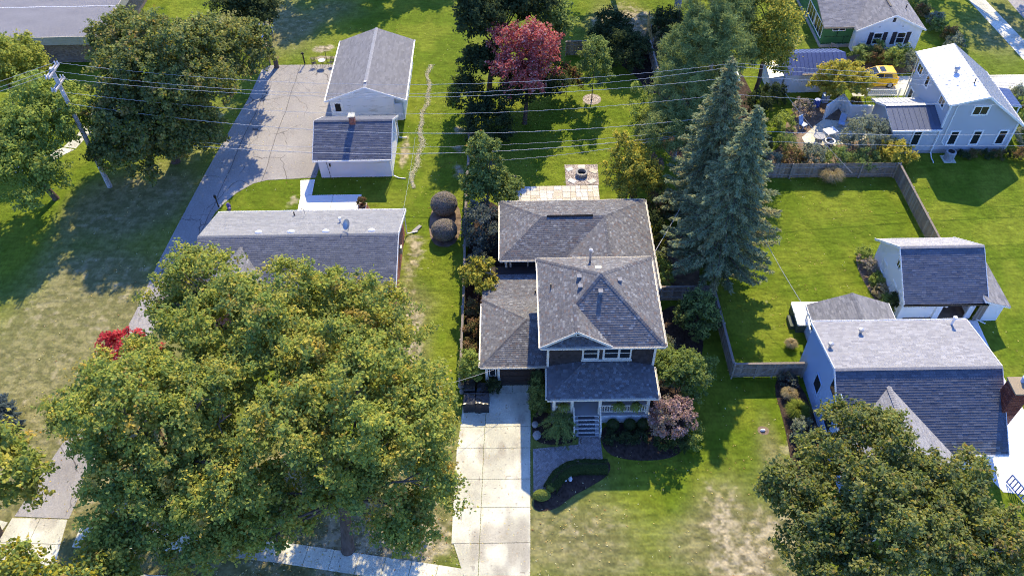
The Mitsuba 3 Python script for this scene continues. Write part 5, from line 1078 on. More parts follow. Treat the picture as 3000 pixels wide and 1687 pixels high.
for i, (y, r, pal, l) in enumerate(((37.4, .55, 'bronze', 'bronze tinted shrub farthest up the narrow bed beside the garage wing'), (35.6, .62, 'bronze', 'second bronze shrub down the bed beside the garage wing'), (33.9, .6, 'bronze', 'third bronze shrub down the bed beside the garage wing'))):
    bush('bed_shrub', l, 'shrub', (-3.25, y, .8), (r, r * 1.15, .85), pal, 130 + i, size=.07, dens=6, cr=.17)
bush('bed_shrub', 'tallest yellow green shrub at the street end of the bed beside the garage wing', 'shrub', (-3.2, 32.1, 1.3), (.72, .9, 1.2), 'boxy', 133, size=.08, dens=6, cr=.19)
tree('golden_birch', 'many stemmed golden green tree right of the fire pit', 'tree', (8.9, 48.6), [((8.9, 49.2, 3.0), (2.1, 1.8, 2.0)), ((8.4, 50.4, 4.0), (1.3, 1.2, 1.4)), ((10.3, 48.6, 2.4), (1.2, 1.2, 1.5))], 'yellow', 134, lobe=.36, trunk=.06, stems=6, branches=24, size=.085, cr=.26, dens=2.6, gap=.2, pal2='fresh', where=lambda P: np.full(len(P), .42))
bush('underwood_shrub', 'brownish shrub between the golden tree and the spruce', 'shrub', (11.2, 47.6, 1.2), (1.1, 1.6, 1.4), 'bronze', 135, size=.09, dens=3.5, cr=.25)
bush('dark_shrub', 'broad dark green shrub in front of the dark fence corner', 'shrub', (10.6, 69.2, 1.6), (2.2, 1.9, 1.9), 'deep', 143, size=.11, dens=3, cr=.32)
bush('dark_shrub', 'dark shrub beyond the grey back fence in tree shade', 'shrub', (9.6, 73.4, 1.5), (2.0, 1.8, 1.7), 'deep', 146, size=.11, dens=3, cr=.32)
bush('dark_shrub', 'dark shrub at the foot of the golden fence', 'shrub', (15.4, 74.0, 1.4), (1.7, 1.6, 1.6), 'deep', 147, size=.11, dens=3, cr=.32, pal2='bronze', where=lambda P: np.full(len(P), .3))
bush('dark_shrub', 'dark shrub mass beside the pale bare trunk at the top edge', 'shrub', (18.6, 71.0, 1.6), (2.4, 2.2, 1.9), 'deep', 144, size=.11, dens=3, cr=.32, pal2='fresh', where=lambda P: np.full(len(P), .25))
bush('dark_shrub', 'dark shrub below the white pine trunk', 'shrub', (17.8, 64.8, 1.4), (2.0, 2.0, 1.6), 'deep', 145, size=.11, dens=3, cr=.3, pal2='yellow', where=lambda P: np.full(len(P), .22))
bush('pink_shrub', 'little pink topped shrub at the foot of the rear spruce', 'shrub', (11.3, 52.4, 1.2), (.5, .5, 1.1), 'rose', 136, size=.08, dens=7, cr=.2)
bush('underwood_shrub', 'dark shrub beside the rear corner of the brown house', 'shrub', (10.3, 44.8, 1.1), (.8, 1.6, 1.3), 'deep', 137, size=.08, dens=4, cr=.22, pal2='yellow', where=lambda P: (P[:, 1] < 44.2) * .55)
bush('underwood_shrub', 'bright green shrub along the right wall of the brown house', 'shrub', (10.4, 41.0, .9), (.7, 1.6, 1.0), 'lime', 138, size=.07, dens=5, cr=.2, pal2='sage', where=lambda P: (P[:, 1] > 41.4) * .6)
tree('vine_tree', 'slender light green tree in front of the soft pine', 'tree', (10.6, 55.2), [((10.4, 56.4, 4.2), (1.1, 1.0, 2.2)), ((9.7, 55.4, 2.6), (.9, .9, 1.2))], 'lime', 139, trunk=.08, branches=10, size=.105, gap=.36, cr=.32, dens=1.7)
# white pines: puffs of long needles on a bare trunk
def pine(label, base, h, puffs, seed, trunk=.2):
    return tree('white_pine', label, 'tree', base, puffs, 'pine', seed, dens=2.1, cr=.36, per=64, size=.20, asp=.10, trunk=trunk, branches=20, bark='pale_bark', fork=.62, bsdf='needle', jit=1.2, gap=.12)
pine('tall white pine with a bare grey trunk, at the top edge', (16.6, 60.2), 12, [((15.4, 57.0, 10.2), (2.7, 2.5, 2.0)), ((17.3, 58.0, 8.4), (2.1, 2.0, 1.5)), ((13.8, 58.2, 8.4), (2.0, 2.0, 1.6)), ((15.4, 59.4, 11.8), (2.2, 2.2, 1.7)), ((17.6, 60.6, 10.6), (1.8, 1.8, 1.6))], 141)
pine('soft white pine standing in shade left of the tall pine', (13.3, 54.6), 8, [((13.2, 55.2, 6.6), (2.3, 2.2, 2.0)), ((12.4, 52.0, 4.6), (2.2, 2.1, 2.1)), ((14.8, 57.2, 5.0), (1.9, 1.9, 1.8)), ((11.8, 54.8, 3.0), (2.0, 2.0, 1.9)), ((14.4, 60.4, 4.6), (2.2, 2.0, 2.0))], 142, .16)
# spruces: whorls of drooping boughs set with needle sprays
def spruce(label, base, h, rmax, seed, z0=.10, pal='spruce', whorl=.30, name='spruce_tree', lean=(0, 0), boost=1.0):
    rng = np.random.default_rng(seed); k = thing(name, label, 'tree'); b = np.array([*base, 0.0])
    axis = lambda z: b + np.array([lean[0] * z / h, lean[1] * z / h, z])
    P, D, CI, br = [], [], [], []
    z = h * z0; ci = 0
    while z < h - .15:
        f = 1 - z / h; L = rmax * min(1.0, 1.12 * f ** .82 + .02) * (1 if z > h * .22 else .84)
        m = int(6 + 6 * f); ph = rng.uniform(0, 6.28)
        for i in range(m):
            a = ph + i * 6.283 / m + rng.normal() * .2; l = L * rng.uniform(.66, 1.10); dz = rng.uniform(-.16, .16)
            d = np.array([math.cos(a), math.sin(a), 0]); s = np.array([-d[1], d[0], 0])
            t = np.linspace(0, 1, 6); o = axis(z + dz)
            line = o + d * (l * t)[:, None] + np.array([0, 0, 1.0]) * ((.10 - .55 * t + .38 * t ** 2) * l * (.35 + .4 * f))[:, None]
            br.append(tube(line, np.linspace(.035, .008, 6) * (1 + f), 4))
            ns = int(max(8, 26 * l))
            tt = rng.uniform(.12, 1.03, ns) ** .8; q = np.stack([np.interp(tt, t, line[:, j]) for j in range(3)], 1)
            w = rng.uniform(-1, 1, ns) * (.08 + .30 * l * (1.05 - tt) * .55)
            q = q + s * w[:, None] + np.array([0, 0, -1.0]) * (np.abs(w) * .35 + rng.uniform(0, .06, ns))[:, None]
            dirs = d * .85 + s * (np.sign(w) * .55)[:, None] + rng.normal(size=(ns, 3)) * .25 + np.array([0, 0, -.12])
            P.append(np.repeat(q, 3, 0) + rng.normal(size=(ns * 3, 3)) * .05); D.append(unit(np.repeat(dirs, 3, 0) + rng.normal(size=(ns * 3, 3)) * .35)); CI.append(np.full(ns * 3, ci)); ci += 1
        z += whorl * rng.uniform(.8, 1.2) * (.75 + .5 * f)
    P, D, CI = np.vstack(P), np.vstack(D), np.concatenate(CI); n = len(P)
    up = unit(np.array([[0, 0, 1.0]]) + rng.normal(size=(n, 3)) * .5); s = unit(np.cross(D, up)); ln = rng.uniform(.10, .19, (n, 1)); wd = rng.uniform(.030, .055, (n, 1))
    v = np.stack([P - D * ln, P + s * wd, P + D * ln, P - s * wd], 1).reshape(-1, 3); i = np.arange(n)[:, None] * 4
    col = paint(P, CI, pal, rng)
    put(k, 'needles', (v, np.concatenate([i + [0, 1, 2], i + [0, 2, 3]])), 'needle', color=np.repeat(col, 4, 0))
    put(k, 'trunk', tube([axis(-.1), axis(h * .3), axis(h * .7), axis(h)], [.30, .22, .11, .02], 10), 'bark', smooth=50)
    put(k, 'branches', cat(br), 'bark', kind='stuff')
spruce('tall blue grey spruce in front, beside the board fence corner', (14.1, 41.1), 14.6, 4.3, 151, z0=.12, lean=(.7, .4))
spruce('tall blue grey spruce behind the front one, its tip touching the power lines', (14.0, 46.2), 15.2, 3.9, 152, z0=.10)
spruce('dark blue spruce cut by the left edge of the picture', (-33.6, 28.8), 4.6, 1.9, 153, z0=.02, pal='blue_spruce', whorl=.2)
# right hand garden
tree('dense_tree', 'yellow green feathery tree at the top edge right of the tall pine', 'tree', (21.9, 63.6), [((20.6, 58.6, 10.0), (1.9, 1.9, 2.1)), ((21.4, 60.2, 8.0), (1.5, 1.6, 1.7)), ((20.2, 61.4, 10.6), (1.9, 2.0, 2.0)), ((19.6, 59.2, 7.6), (1.4, 1.4, 1.5)), ((22.2, 60.0, 6.2), (1.0, 1.0, 1.1))], 'yellow', 161, lobe=.36, trunk=.2, branches=20, size=.10, cr=.4, dens=1.8, gap=.3, pal2='fresh', where=lambda P: np.full(len(P), .46))
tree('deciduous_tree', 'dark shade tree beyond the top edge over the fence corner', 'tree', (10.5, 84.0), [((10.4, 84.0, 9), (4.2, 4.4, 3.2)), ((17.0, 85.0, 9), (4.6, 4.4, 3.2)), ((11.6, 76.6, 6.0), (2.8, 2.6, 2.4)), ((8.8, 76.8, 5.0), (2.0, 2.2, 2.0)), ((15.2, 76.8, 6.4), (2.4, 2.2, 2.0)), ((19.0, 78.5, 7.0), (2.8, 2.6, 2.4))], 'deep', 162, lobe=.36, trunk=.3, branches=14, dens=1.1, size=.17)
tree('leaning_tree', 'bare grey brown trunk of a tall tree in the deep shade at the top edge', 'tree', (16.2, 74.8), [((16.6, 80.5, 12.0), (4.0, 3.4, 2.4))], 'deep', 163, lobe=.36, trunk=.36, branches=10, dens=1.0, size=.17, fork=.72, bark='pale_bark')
tree('dogwood', 'small bright yellow green tree in front of the blue roofed shed', 'tree', (28.9, 61.9), [((28.9, 62.2, 2.7), (2.1, 1.7, 1.6)), ((30.4, 62.4, 2.3), (1.3, 1.2, 1.2)), ((27.7, 62.0, 2.2), (1.1, 1.1, 1.1))], 'yellow', 164, lobe=.36, trunk=.08, branches=20, size=.11, cr=.26, dens=2.7, gap=.18)
bush('sage_shrub', 'big grey green shrub against the low wing of the metal roofed house', 'shrub', (29.5, 55.5, 1.5), (1.9, 1.8, 1.7), 'sage', 165, size=.09, dens=3.4, cr=.28)
bush('yellow_shrub', 'bright yellow green shrub at the front corner of the low wing', 'shrub', (31.2, 53.5, 1.1), (1.6, 1.1, 1.2), 'yellow', 166, size=.09, dens=4.4, cr=.24)
bush('yellow_shrub', 'mid green shrub left of the bright yellow green one by the back fence', 'shrub', (28.6, 53.0, .9), (1.3, .9, 1.0), 'fresh', 167, size=.08, dens=4.6, cr=.22)
for i, (x, y, r, pal, l) in enumerate(((21.2, 53.3, .9, 'sage', 'first grey green plant left along the back board fence'), (22.9, 53.5, 1.0, 'bronze', 'second plant, brown tinted, along the back board fence'), (24.6, 53.6, 1.1, 'sage', 'third plant, dusty green, along the back board fence'), (26.5, 53.3, 1.1, 'fresh', 'fourth plant, fresh green, along the back board fence'),
                                       (23.0, 56.0, .8, 'fresh', 'green plant at the left edge of the garden patio'), (23.4, 58.6, .9, 'boxy', 'yellow green plant above the left edge of the garden patio'), (25.6, 60.6, .9, 'purple', 'dusty mauve shrub left of the courtyard wall'), (30.2, 61.0, .8, 'bronze', 'brown tinted shrub inside the courtyard wall'), (21.6, 61.2, 1.2, 'deep', 'dark shrub in front of the blue roofed shed lean-to'), (23.4, 62.8, 1.1, 'deep', 'dark shrub against the white shed wall'), (20.4, 55.8, 1.2, 'deep', 'dark shrub right of the rear spruce'))):
    bush('garden_plant', l, 'plant', (x, y, r * .75), (r, r * .9, r), pal, 170 + i, size=.075, dens=4.5, cr=.2)
for i, (x, y, r, pal, l) in enumerate(((33.2, 69.0, 1.0, 'fresh', 'first shrub below the white house wall, green'), (34.6, 68.6, .95, 'bronze', 'second shrub below the white house wall, brown tinted'), (35.8, 68.0, 1.1, 'boxy', 'third shrub below the white house wall, yellow green'), (37.0, 69.2, .9, 'boxy', 'shrub under the right window of the white house'), (37.6, 67.6, 1.0, 'sage', 'fourth shrub below the white house wall, grey green'), (35.0, 70.0, .8, 'boxy', 'shrub under the left window of the white house'))):
    bush('wall_shrub', l, 'shrub', (x, y, r * .8), (r, r * .85, r), pal, 190 + i, size=.085, dens=3.8, cr=.24)
for i in range(7): bush('border_shrub', 'low shrub in the border right of the white house, number %s from the top' % ('one two three four five six seven'.split()[i]), 'shrub', (41.6 + .25 * i + .4 * (i % 2), 80.4 - 1.5 * i, .5), (.8, .8, .7), ('sage', 'fresh', 'bronze')[i % 3], 200 + i, size=.08, dens=4.5, cr=.2)
for i in range(5): bush('foundation_plant', 'low plant along the metal roofed house front, number %s from the air conditioner' % ('one two three four five'.split()[i]), 'plant', (37.6 + .95 * i, 54.3, .3), (.55, .4, .42), ('deep', 'bronze')[i % 2], 210 + i, size=.06, dens=7, cr=.14)
for i, (x, y, r) in enumerate(((42.6, 53.6, .9), (43.6, 56.2, 1.0), (44.6, 58.0, 1.1), (45.8, 60.0, 1.0), (45.4, 62.2, .9))): bush('roadside_shrub', 'green brown shrub right of the metal roofed house, number %s from the front corner' % ('one two three four five'.split()[i]), 'shrub', (x, y, r * .7), (r, r, r * .9), ('bronze', 'sage', 'fresh', 'bronze', 'sage')[i], 220 + i, size=.08, dens=4, cr=.22)
tree('maple_tree', 'shade tree beyond the top right edge over the far lawn', 'tree', (46.5, 88.0), [((46.5, 86.5, 9), (4.2, 4, 3.2)), ((52.5, 84.5, 8.5), (4.0, 3.6, 3.2)), ((56, 80, 9), (3, 3.2, 3))], 'deep', 230, trunk=.3, branches=10, dens=.8, size=.18, gap=.38)
# ornamental grasses
def grass_clump(label, x, y, h, r, seed, pal='straw', n=1500, name='grass_clump', z=0.0):
    rng = np.random.default_rng(seed); k = thing(name, label, 'ornamental grass')
    a = rng.uniform(0, 6.283, n); e = rng.uniform(.1, 1, n) ** .7; d = np.stack([np.cos(a), np.sin(a), 0 * a], 1); hh = h * rng.uniform(.55, 1.05, n)
    b = np.array([x, y, z]) + d * (.12 * r * rng.random((n, 1))); m = b + d * (e * r * .45)[:, None] + np.array([0, 0, 1.0]) * (hh * .75)[:, None]; t = b + d * (e * r)[:, None] + np.array([0, 0, 1.0]) * (hh * (1 - .45 * e))[:, None]
    s = np.stack([-d[:, 1], d[:, 0], d[:, 2]], 1) * .014
    v = np.stack([b - s, b + s, m + s, m - s, t], 1).reshape(-1, 3); i = np.arange(n)[:, None] * 5
    f = np.concatenate([i + [0, 1, 2], i + [0, 2, 3], i + [3, 2, 4]])
    put(k, 'blades', (v, f), 'leaf', color=np.repeat(pal_pick(*PAL[pal], n, rng), 5, 0), kind='stuff')
grass_clump('feathery tan grass clump leaning over the back board fence', 25.6, 51.5, 1.6, 1.2, 240)
grass_clump('yellow green fountain grass beside the wall of the blue grey house', 17.5, 28.9, 1.1, .9, 241, 'boxy')
grass_clump('tan grass clump beside the diamond shaped windows of the blue grey house', 17.3, 30.3, .8, .6, 242, 'straw')
grass_clump('tan grass clump near the hot tub step', 18.4, 34.4, .7, .5, 243, 'straw')
# shrubs right of the brown house
bush('evergreen_shrub', 'large green shrub inside the board fence right of the brown house', 'shrub', (12.1, 35.8, 1.7), (1.35, 1.55, 1.9), 'fresh', 250, size=.085, dens=5, cr=.22, pal2='deep', where=lambda P: np.full(len(P), .40))
bush('spreading_juniper', 'olive green juniper spreading along the right wall of the brown house', 'shrub', (9.5, 33.2, .6), (.95, 2.3, .65), 'sage', 251, size=.075, asp=.3, dens=7, cr=.18, pal2='bronze', where=lambda P: np.full(len(P), .4), bsdf='needle')
tree('viburnum', 'light green many stemmed shrub right of the porch', 'shrub', (10.2, 30.6), [((10.1, 30.6, 2.1), (1.75, 1.6, 1.7)), ((11.2, 31.2, 2.2), (1.1, 1.1, 1.3)), ((9.2, 31.4, 1.9), (1.0, 1.1, 1.2))], 'fresh', 252, lobe=.36, trunk=.05, stems=6, branches=18, size=.085, cr=.22, dens=4, pal2='boxy', where=lambda P: np.full(len(P), .42))
bush('japanese_maple', 'dusty pink leaved small maple at the right corner of the porch', 'small tree', (9.25, 27.7, 1.9), (1.35, 1.25, 1.1), 'rose', 253, size=.07, dens=7, cr=.18, low=-.6, trunk=.05)
for i, (x, y, l) in enumerate(((8.75, 26.75, 'green rounded shrub under the left of the pink leaved maple'), (9.65, 26.7, 'green rounded shrub under the right of the pink leaved maple'))): bush('rounded_shrub', l, 'shrub', (x, y, .55), (.58, .55, .62), 'box', 254 + i, size=.05, dens=12, cr=.12)
bush('yellow_shrub', 'yellow green shrub right of the pink leaved maple', 'shrub', (10.6, 27.2, .6), (.55, 1.0, .6), 'boxy', 256, size=.06, dens=8, cr=.14)
for i, x in enumerate((5.72, 6.78, 7.62)): clipped('globe_shrub', '%s of the three clipped globes below the porch railing' % ('leftmost', 'middle', 'rightmost')[i], 'shrub', (x, 28.05, .42), (.40, .38, .45), 'boxy' if False else 'box', 260 + i, n=3500, group='clipped globes below the porch railing')
for i, (x, y, r) in enumerate(((5.6, 27.2, .42), (6.5, 27.15, .46), (7.4, 27.2, .44))): bush('shade_plant', '%s of the three dark plants in front of the clipped globes' % ('leftmost', 'middle', 'rightmost')[i], 'plant', (x, y, .32), (r, r, .4), 'deep', 264 + i, size=.055, dens=12, cr=.12, group='dark plants in front of the globes')
# hedge, arborvitae, cypress by the stairs
rg = np.random.default_rng(270)
hp = LineString([(5.15, 25.2), (4.2, 25.22), (3.4, 25.25), (2.75, 25.05), (2.15, 24.6), (1.8, 24.1), (1.62, 23.75)])
hk = thing('box_hedge', 'dark curved box hedge edging the brick walk', 'hedge')
n = 26000; tt = rg.random(n); q = np.array([hp.interpolate(t, normalized=True).coords[0] for t in np.linspace(0, 1, 200)]); qi = (tt * 199).astype(int); tg = np.gradient(q, axis=0); tg = unit(tg)
ang = rg.uniform(-.3, math.pi + .3, n); rad = .40 + .05 * meshkit.noise(np.stack([tt * 30, ang * 2, 0 * tt], 1)); sd = np.stack([-tg[qi, 1], tg[qi, 0]], 1)
ca, sa = np.cos(ang), np.sin(ang); ca, sa = np.sign(ca) * np.abs(ca) ** .6, np.sign(sa) * np.abs(sa) ** .6
P = np.stack([q[qi, 0] + sd[:, 0] * ca * rad, q[qi, 1] + sd[:, 1] * ca * rad, .12 + .52 * np.maximum(sa, -.2) * rad / .42], 1)
Nn = np.stack([sd[:, 0] * ca, sd[:, 1] * ca, sa], 1)
v, f = leaf_mesh(P, Nn, .032, .6, rg, .8)
put(hk, 'foliage', (v, f), 'leaf', color=np.repeat(paint(P, np.arange(n) // 8, 'box', rg), 4, 0))
put(hk, 'twigs', tube(np.column_stack([q[::8], np.full(len(q[::8]), .24)]), .33, 10), 'bark')
clipped('box_shrub', 'bright green oblong clipped shrub at the driveway end of the hedge', 'shrub', (1.12, 23.35, .30), (.52, .34, .38), 'boxy', 271, n=5000, size=.032)
clipped('box_shrub', 'small bright green clipped ball between the hedge and the oblong shrub', 'shrub', (1.66, 23.85, .30), (.26, .26, .34), 'boxy', 272, n=2500, size=.032)
for i, y in enumerate((30.6, 29.9, 29.2)): tree('arborvitae', '%s of the three columnar evergreens left of the porch' % ('farthest', 'middle', 'nearest')[i], 'shrub', (1.05, y), [((1.08, y, 1.25), (.50, .48, 1.35))], 'fresh' if i else 'deep', 275 + i, trunk=.04, branches=4, size=.06, asp=.4, cr=.12, dens=12, gap=.02, group='columnar evergreens left of the porch', pal2='box', where=lambda P: np.full(len(P), .45))
rg = np.random.default_rng(280)
ck = thing('threadleaf_cypress', 'arching bright green cypress shrub in front of the porch stairs', 'shrub')
P, Nn = [], []
for i in range(70):
    a = rg.uniform(0, 6.283); l = rg.uniform(.5, 1.35); h0 = rg.uniform(.4, 1.7); t = np.linspace(0, 1, 90)[:, None]
    d = np.array([math.cos(a), math.sin(a), 0]); c = np.array([2.35, 27.75, h0])
    p = c + d * l * t + np.array([0, 0, 1]) * (.35 * t - .8 * t ** 2) * l
    P.append(p + rg.normal(size=p.shape) * [.07, .07, .05] * (1.1 - .5 * t)); Nn.append(np.tile([0, 0, 1.0], (90, 1)) + d * .4)
P, Nn = np.vstack(P), np.vstack(Nn); ok = P[:, 2] > .05; P, Nn = P[ok], Nn[ok]
v, f = leaf_mesh(P, Nn, .075, .35, rg, .5)
put(ck, 'foliage', (v, f), 'leaf', color=np.repeat(paint(P, np.arange(len(P)) // 90, 'fresh', rg), 4, 0)); put(ck, 'trunk', tube([(2.35, 27.75, 0), (2.35, 27.75, 1.5)], [.07, .03], 7), 'bark')
clipped('globe_shrub', 'farther of the two big bronze globe shrubs on the lawn', 'shrub', (-5.9, 48.6, .85), (1.05, 1.0, .95), 'purple', 285, n=15000, size=.055)
clipped('globe_shrub', 'nearer of the two big bronze globe shrubs on the lawn', 'shrub', (-5.75, 45.7, .72), (1.0, .92, .80), 'purple', 286, n=14000, size=.055)
bush('flowering_plant', 'dark plant with white blossoms beside the garage door', 'plant', (-1.75, 31.0, .6), (.45, .4, .62), 'deep', 287, size=.05, dens=12, cr=.12)
bush('bed_plant', 'low grey leaved plant in the bed of the blue grey house', 'plant', (17.4, 31.3, .45), (.6, .5, .5), 'grey', 288, size=.06, dens=9, cr=.14)
bush('bed_plant', 'grey green mounded shrub in the bed, below the fountain grass', 'plant', (17.5, 27.3, .6), (.75, .75, .75), 'sage', 289, size=.065, dens=8, cr=.16)
bush('bed_plant', 'green shrub half under the lower right maple', 'plant', (17.4, 25.6, .5), (.7, .7, .65), 'fresh', 290, size=.065, dens=8, cr=.16)
for i, (y, pal, l) in enumerate(((42.6, 'boxy', 'yellow green plant farthest up the white garage bed'), (41.4, 'purple', 'mauve flowering plant in the white garage bed'), (40.1, 'boxy', 'middle yellow green plant of the white garage bed'), (38.9, 'straw', 'straw coloured plant of the white garage bed'), (37.8, 'fresh', 'green plant nearest the porch in the white garage bed'))): bush('bed_plant', l, 'plant', (25.75 + .06 * i, y, .45), (.55, .65, .55), pal, 291 + i, size=.06, dens=9, cr=.14)
bush('wall_vine', 'green vine on a trellis against the white garage wall', 'vine', (26.15, 37.55, .95), (.18, .5, .8), 'deep', 297, size=.06, dens=14, cr=.11)
tree('crimson_sapling', 'small bright crimson tree half hidden left of the big maples', 'tree', (-25.2, 32.2), [((-25.4, 32.4, 3.2), (1.6, 1.2, 1.2)), ((-23.8, 31.4, 2.8), (1.2, 1.0, 1.0))], 'crimson', 298, trunk=.07, branches=12, size=.11, cr=.26, dens=2.6, gap=.3)
# lower right maple
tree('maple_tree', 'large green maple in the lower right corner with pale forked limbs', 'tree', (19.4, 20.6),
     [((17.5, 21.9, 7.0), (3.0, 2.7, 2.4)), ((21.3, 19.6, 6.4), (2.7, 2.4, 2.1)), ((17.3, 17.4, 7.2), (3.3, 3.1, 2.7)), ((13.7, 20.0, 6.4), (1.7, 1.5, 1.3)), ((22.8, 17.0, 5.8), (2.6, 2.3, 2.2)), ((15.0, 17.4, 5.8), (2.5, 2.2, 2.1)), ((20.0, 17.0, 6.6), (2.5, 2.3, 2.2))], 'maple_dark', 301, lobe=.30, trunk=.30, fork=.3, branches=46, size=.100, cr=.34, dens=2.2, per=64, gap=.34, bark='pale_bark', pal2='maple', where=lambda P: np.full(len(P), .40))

# ================================================================== SMALL THINGS
car = thing('yellow_car', 'small yellow hatchback parked beside the yellow green tree', 'car')
from manifold3d import Manifold
def hull_balls(pts, r, seg=16): return Manifold.batch_hull([Manifold.sphere(r, seg).translate(list(p)) for p in pts])
X = lambda u: 35.38 - u     # u runs from the rear bumper to the nose
yc = 65.45
body = hull_balls([(X(u), yc + s * w, z) for u, w, z in ((.14, .70, .38), (.14, .70, .92), (.3, .74, .30), (3.7, .72, .30), (3.92, .55, .38), (3.92, .55, .62), (3.2, .70, .86), (.5, .74, .98)) for s in (-1, 1)], .10)
cabin = hull_balls([(X(u), yc + s * w, z) for u, w, z in ((.22, .70, .95), (.42, .56, 1.42), (1.0, .57, 1.47), (1.9, .56, 1.44), (2.85, .68, .95)) for s in (-1, 1)], .07)
put(car, 'body', body + cabin, 'yellow_paint', smooth=35)
def quad_panel(pts, out=.017):
    p = np.asarray(pts, float); return plane_any(p, out)
def plane_any(p, t):
    c = p.mean(0); n = np.cross(p[1] - p[0], p[2] - p[0]); n /= np.linalg.norm(n)
    if n @ (c - np.array([X(1.8), yc, .7])) < 0: n = -n
    m = len(p); v = np.vstack([p + n * t, p - n * .03]); f = [[0, i, i + 1] for i in range(1, m - 1)] + [x for i in range(m) for x in ([i, m + i, m + (i + 1) % m], [i, m + (i + 1) % m, (i + 1) % m])]
    return v, np.array(f)
put(car, 'windshield', quad_panel([(X(1.98), yc - .52, 1.49), (X(1.98), yc + .52, 1.49), (X(2.86), yc + .64, 1.01), (X(2.86), yc - .64, 1.01)], .012), 'glass')
put(car, 'sunroof', quad_panel([(X(1.25), yc - .42, 1.54), (X(1.25), yc + .42, 1.54), (X(1.72), yc + .42, 1.525), (X(1.72), yc - .42, 1.525)], .008), 'glass')
for s in (-1, 1):
    put(car, 'side_window', quad_panel([(X(.62), yc + s * .768, 1.02), (X(1.45), yc + s * .768, 1.02), (X(1.45), yc + s * .645, 1.42), (X(.78), yc + s * .645, 1.40)], .012), 'glass')
    put(car, 'side_window', quad_panel([(X(1.52), yc + s * .768, 1.02), (X(2.55), yc + s * .755, 1.02), (X(2.02), yc + s * .645, 1.40), (X(1.52), yc + s * .645, 1.42)], .012), 'glass')
    put(car, 'mirror', ball((X(2.38), yc + s * .90, 1.02), (.08, .10, .07), 2), 'yellow_paint', smooth=True)
    put(car, 'tail_light', box(X(.10), X(.045), yc + s * .66 - .10, yc + s * .66 + .10, .78, 1.02), 'tail_light')
    put(car, 'headlight', ball((X(3.86), yc + s * .56, .66), (.14, .12, .07), 2), 'white_metal', smooth=True)
    for u in (.72, 3.2):
        w = put(car, 'wheel', cat([tube([(X(u), yc + s * .66, .30), (X(u), yc + s * .845, .30)], [.30, .30], 24)]), 'tyre', smooth=40)
        rim = [tube([(X(u), yc + s * .842, .30), (X(u), yc + s * .856, .30)], [.19, .19], 20)]
        put(w, 'rim', cat(rim + [bar((X(u), yc + s * .862, .30), (X(u) + .19 * math.cos(a), yc + s * .862, .30 + .19 * math.sin(a)), .035, .02, up=(0, 1, 0)) for a in np.arange(6) * 1.047]), 'grey_metal')
put(car, 'rear_window', quad_panel([(X(.17), yc - .56, 1.02), (X(.17), yc + .56, 1.02), (X(.345), yc + .50, 1.42), (X(.345), yc - .50, 1.42)], .012), 'glass')
put(car, 'bumper', box(X(.12), X(.02), yc - .72, yc + .72, .28, .52), 'yellow_paint')
# covered grills at the head of the driveway
def covered(label, x0, x1, y0, y1, h, seed):
    rng = np.random.default_rng(seed); m = trimesh.creation.box(extents=(1, 1, 1)); 
    for _ in range(4): m = m.subdivide()
    v = np.array(m.vertices) + .5
    flare = 1 + .10 * (1 - v[:, 2:3]); q = np.column_stack([x0 + (x1 - x0) * ((v[:, 0:1] - .5) * flare + .5), y0 + (y1 - y0) * ((v[:, 1:2] - .5) * flare + .5), v[:, 2] * h])
    d = meshkit.fbm(q * [2.2, 2.2, 1.1] + seed, 3) - .5
    q[:, 2] += d * .20 * (v[:, 2] > .5); q[:, 0] += d * .10; q[:, 1] += (meshkit.fbm(q * [2.6, 1.5, 1.0] + 9 + seed, 3) - .5) * .12; q[:, 2] = np.maximum(q[:, 2], .01)
    single('covered_grill', label, 'covered grill', (q, np.array(m.faces)), 'cover', smooth=35)
covered('black covered grill at the left edge of the driveway, nearer the street', -3.7, -2.95, 29.45, 30.3, .92, 1)
covered('black covered grill beside it with a wrinkled sunlit top', -2.92, -2.1, 29.4, 30.3, .95, 2)
covered('black covered furniture behind the left grill, next to the shrubs', -3.7, -2.98, 30.4, 31.3, 1.0, 3)
covered('square black covered bin between the grill and the garage door', -2.85, -2.15, 30.42, 31.15, .85, 4)
for i, (x, y, a) in enumerate(((2.70, 24.83, 1.5), (2.57, 24.53, .6), (2.87, 24.53, 2.4))): single('white_stone', ('egg shaped white stone at the top of the group of three in the mulch', 'egg shaped white stone at the lower left of the group of three', 'egg shaped white stone at the lower right of the group of three')[i], 'stone', ball((x, y, .10), (.17 if i == 0 else .12, .11 if i == 0 else .19, .13), 3, .25, i), 'stone_white', smooth=True, group='white stones in the mulch')
for i, (x, y, s, l) in enumerate(((.95, 27.6, .26, 'flat grey boulder at the driveway end of the brick walk'), (.85, 28.4, .20, 'grey boulder below the columnar evergreens'), (-3.95, 31.5, .22, 'grey boulder at the head of the driveway'), (-3.9, 31.0, .16, 'small pale stone at the head of the driveway'))): single('boulder', l, 'stone', ball((x, y, .08), (s, s * 1.2, s * .7), 3, .5, i + 4), 'foundation', smooth=True)
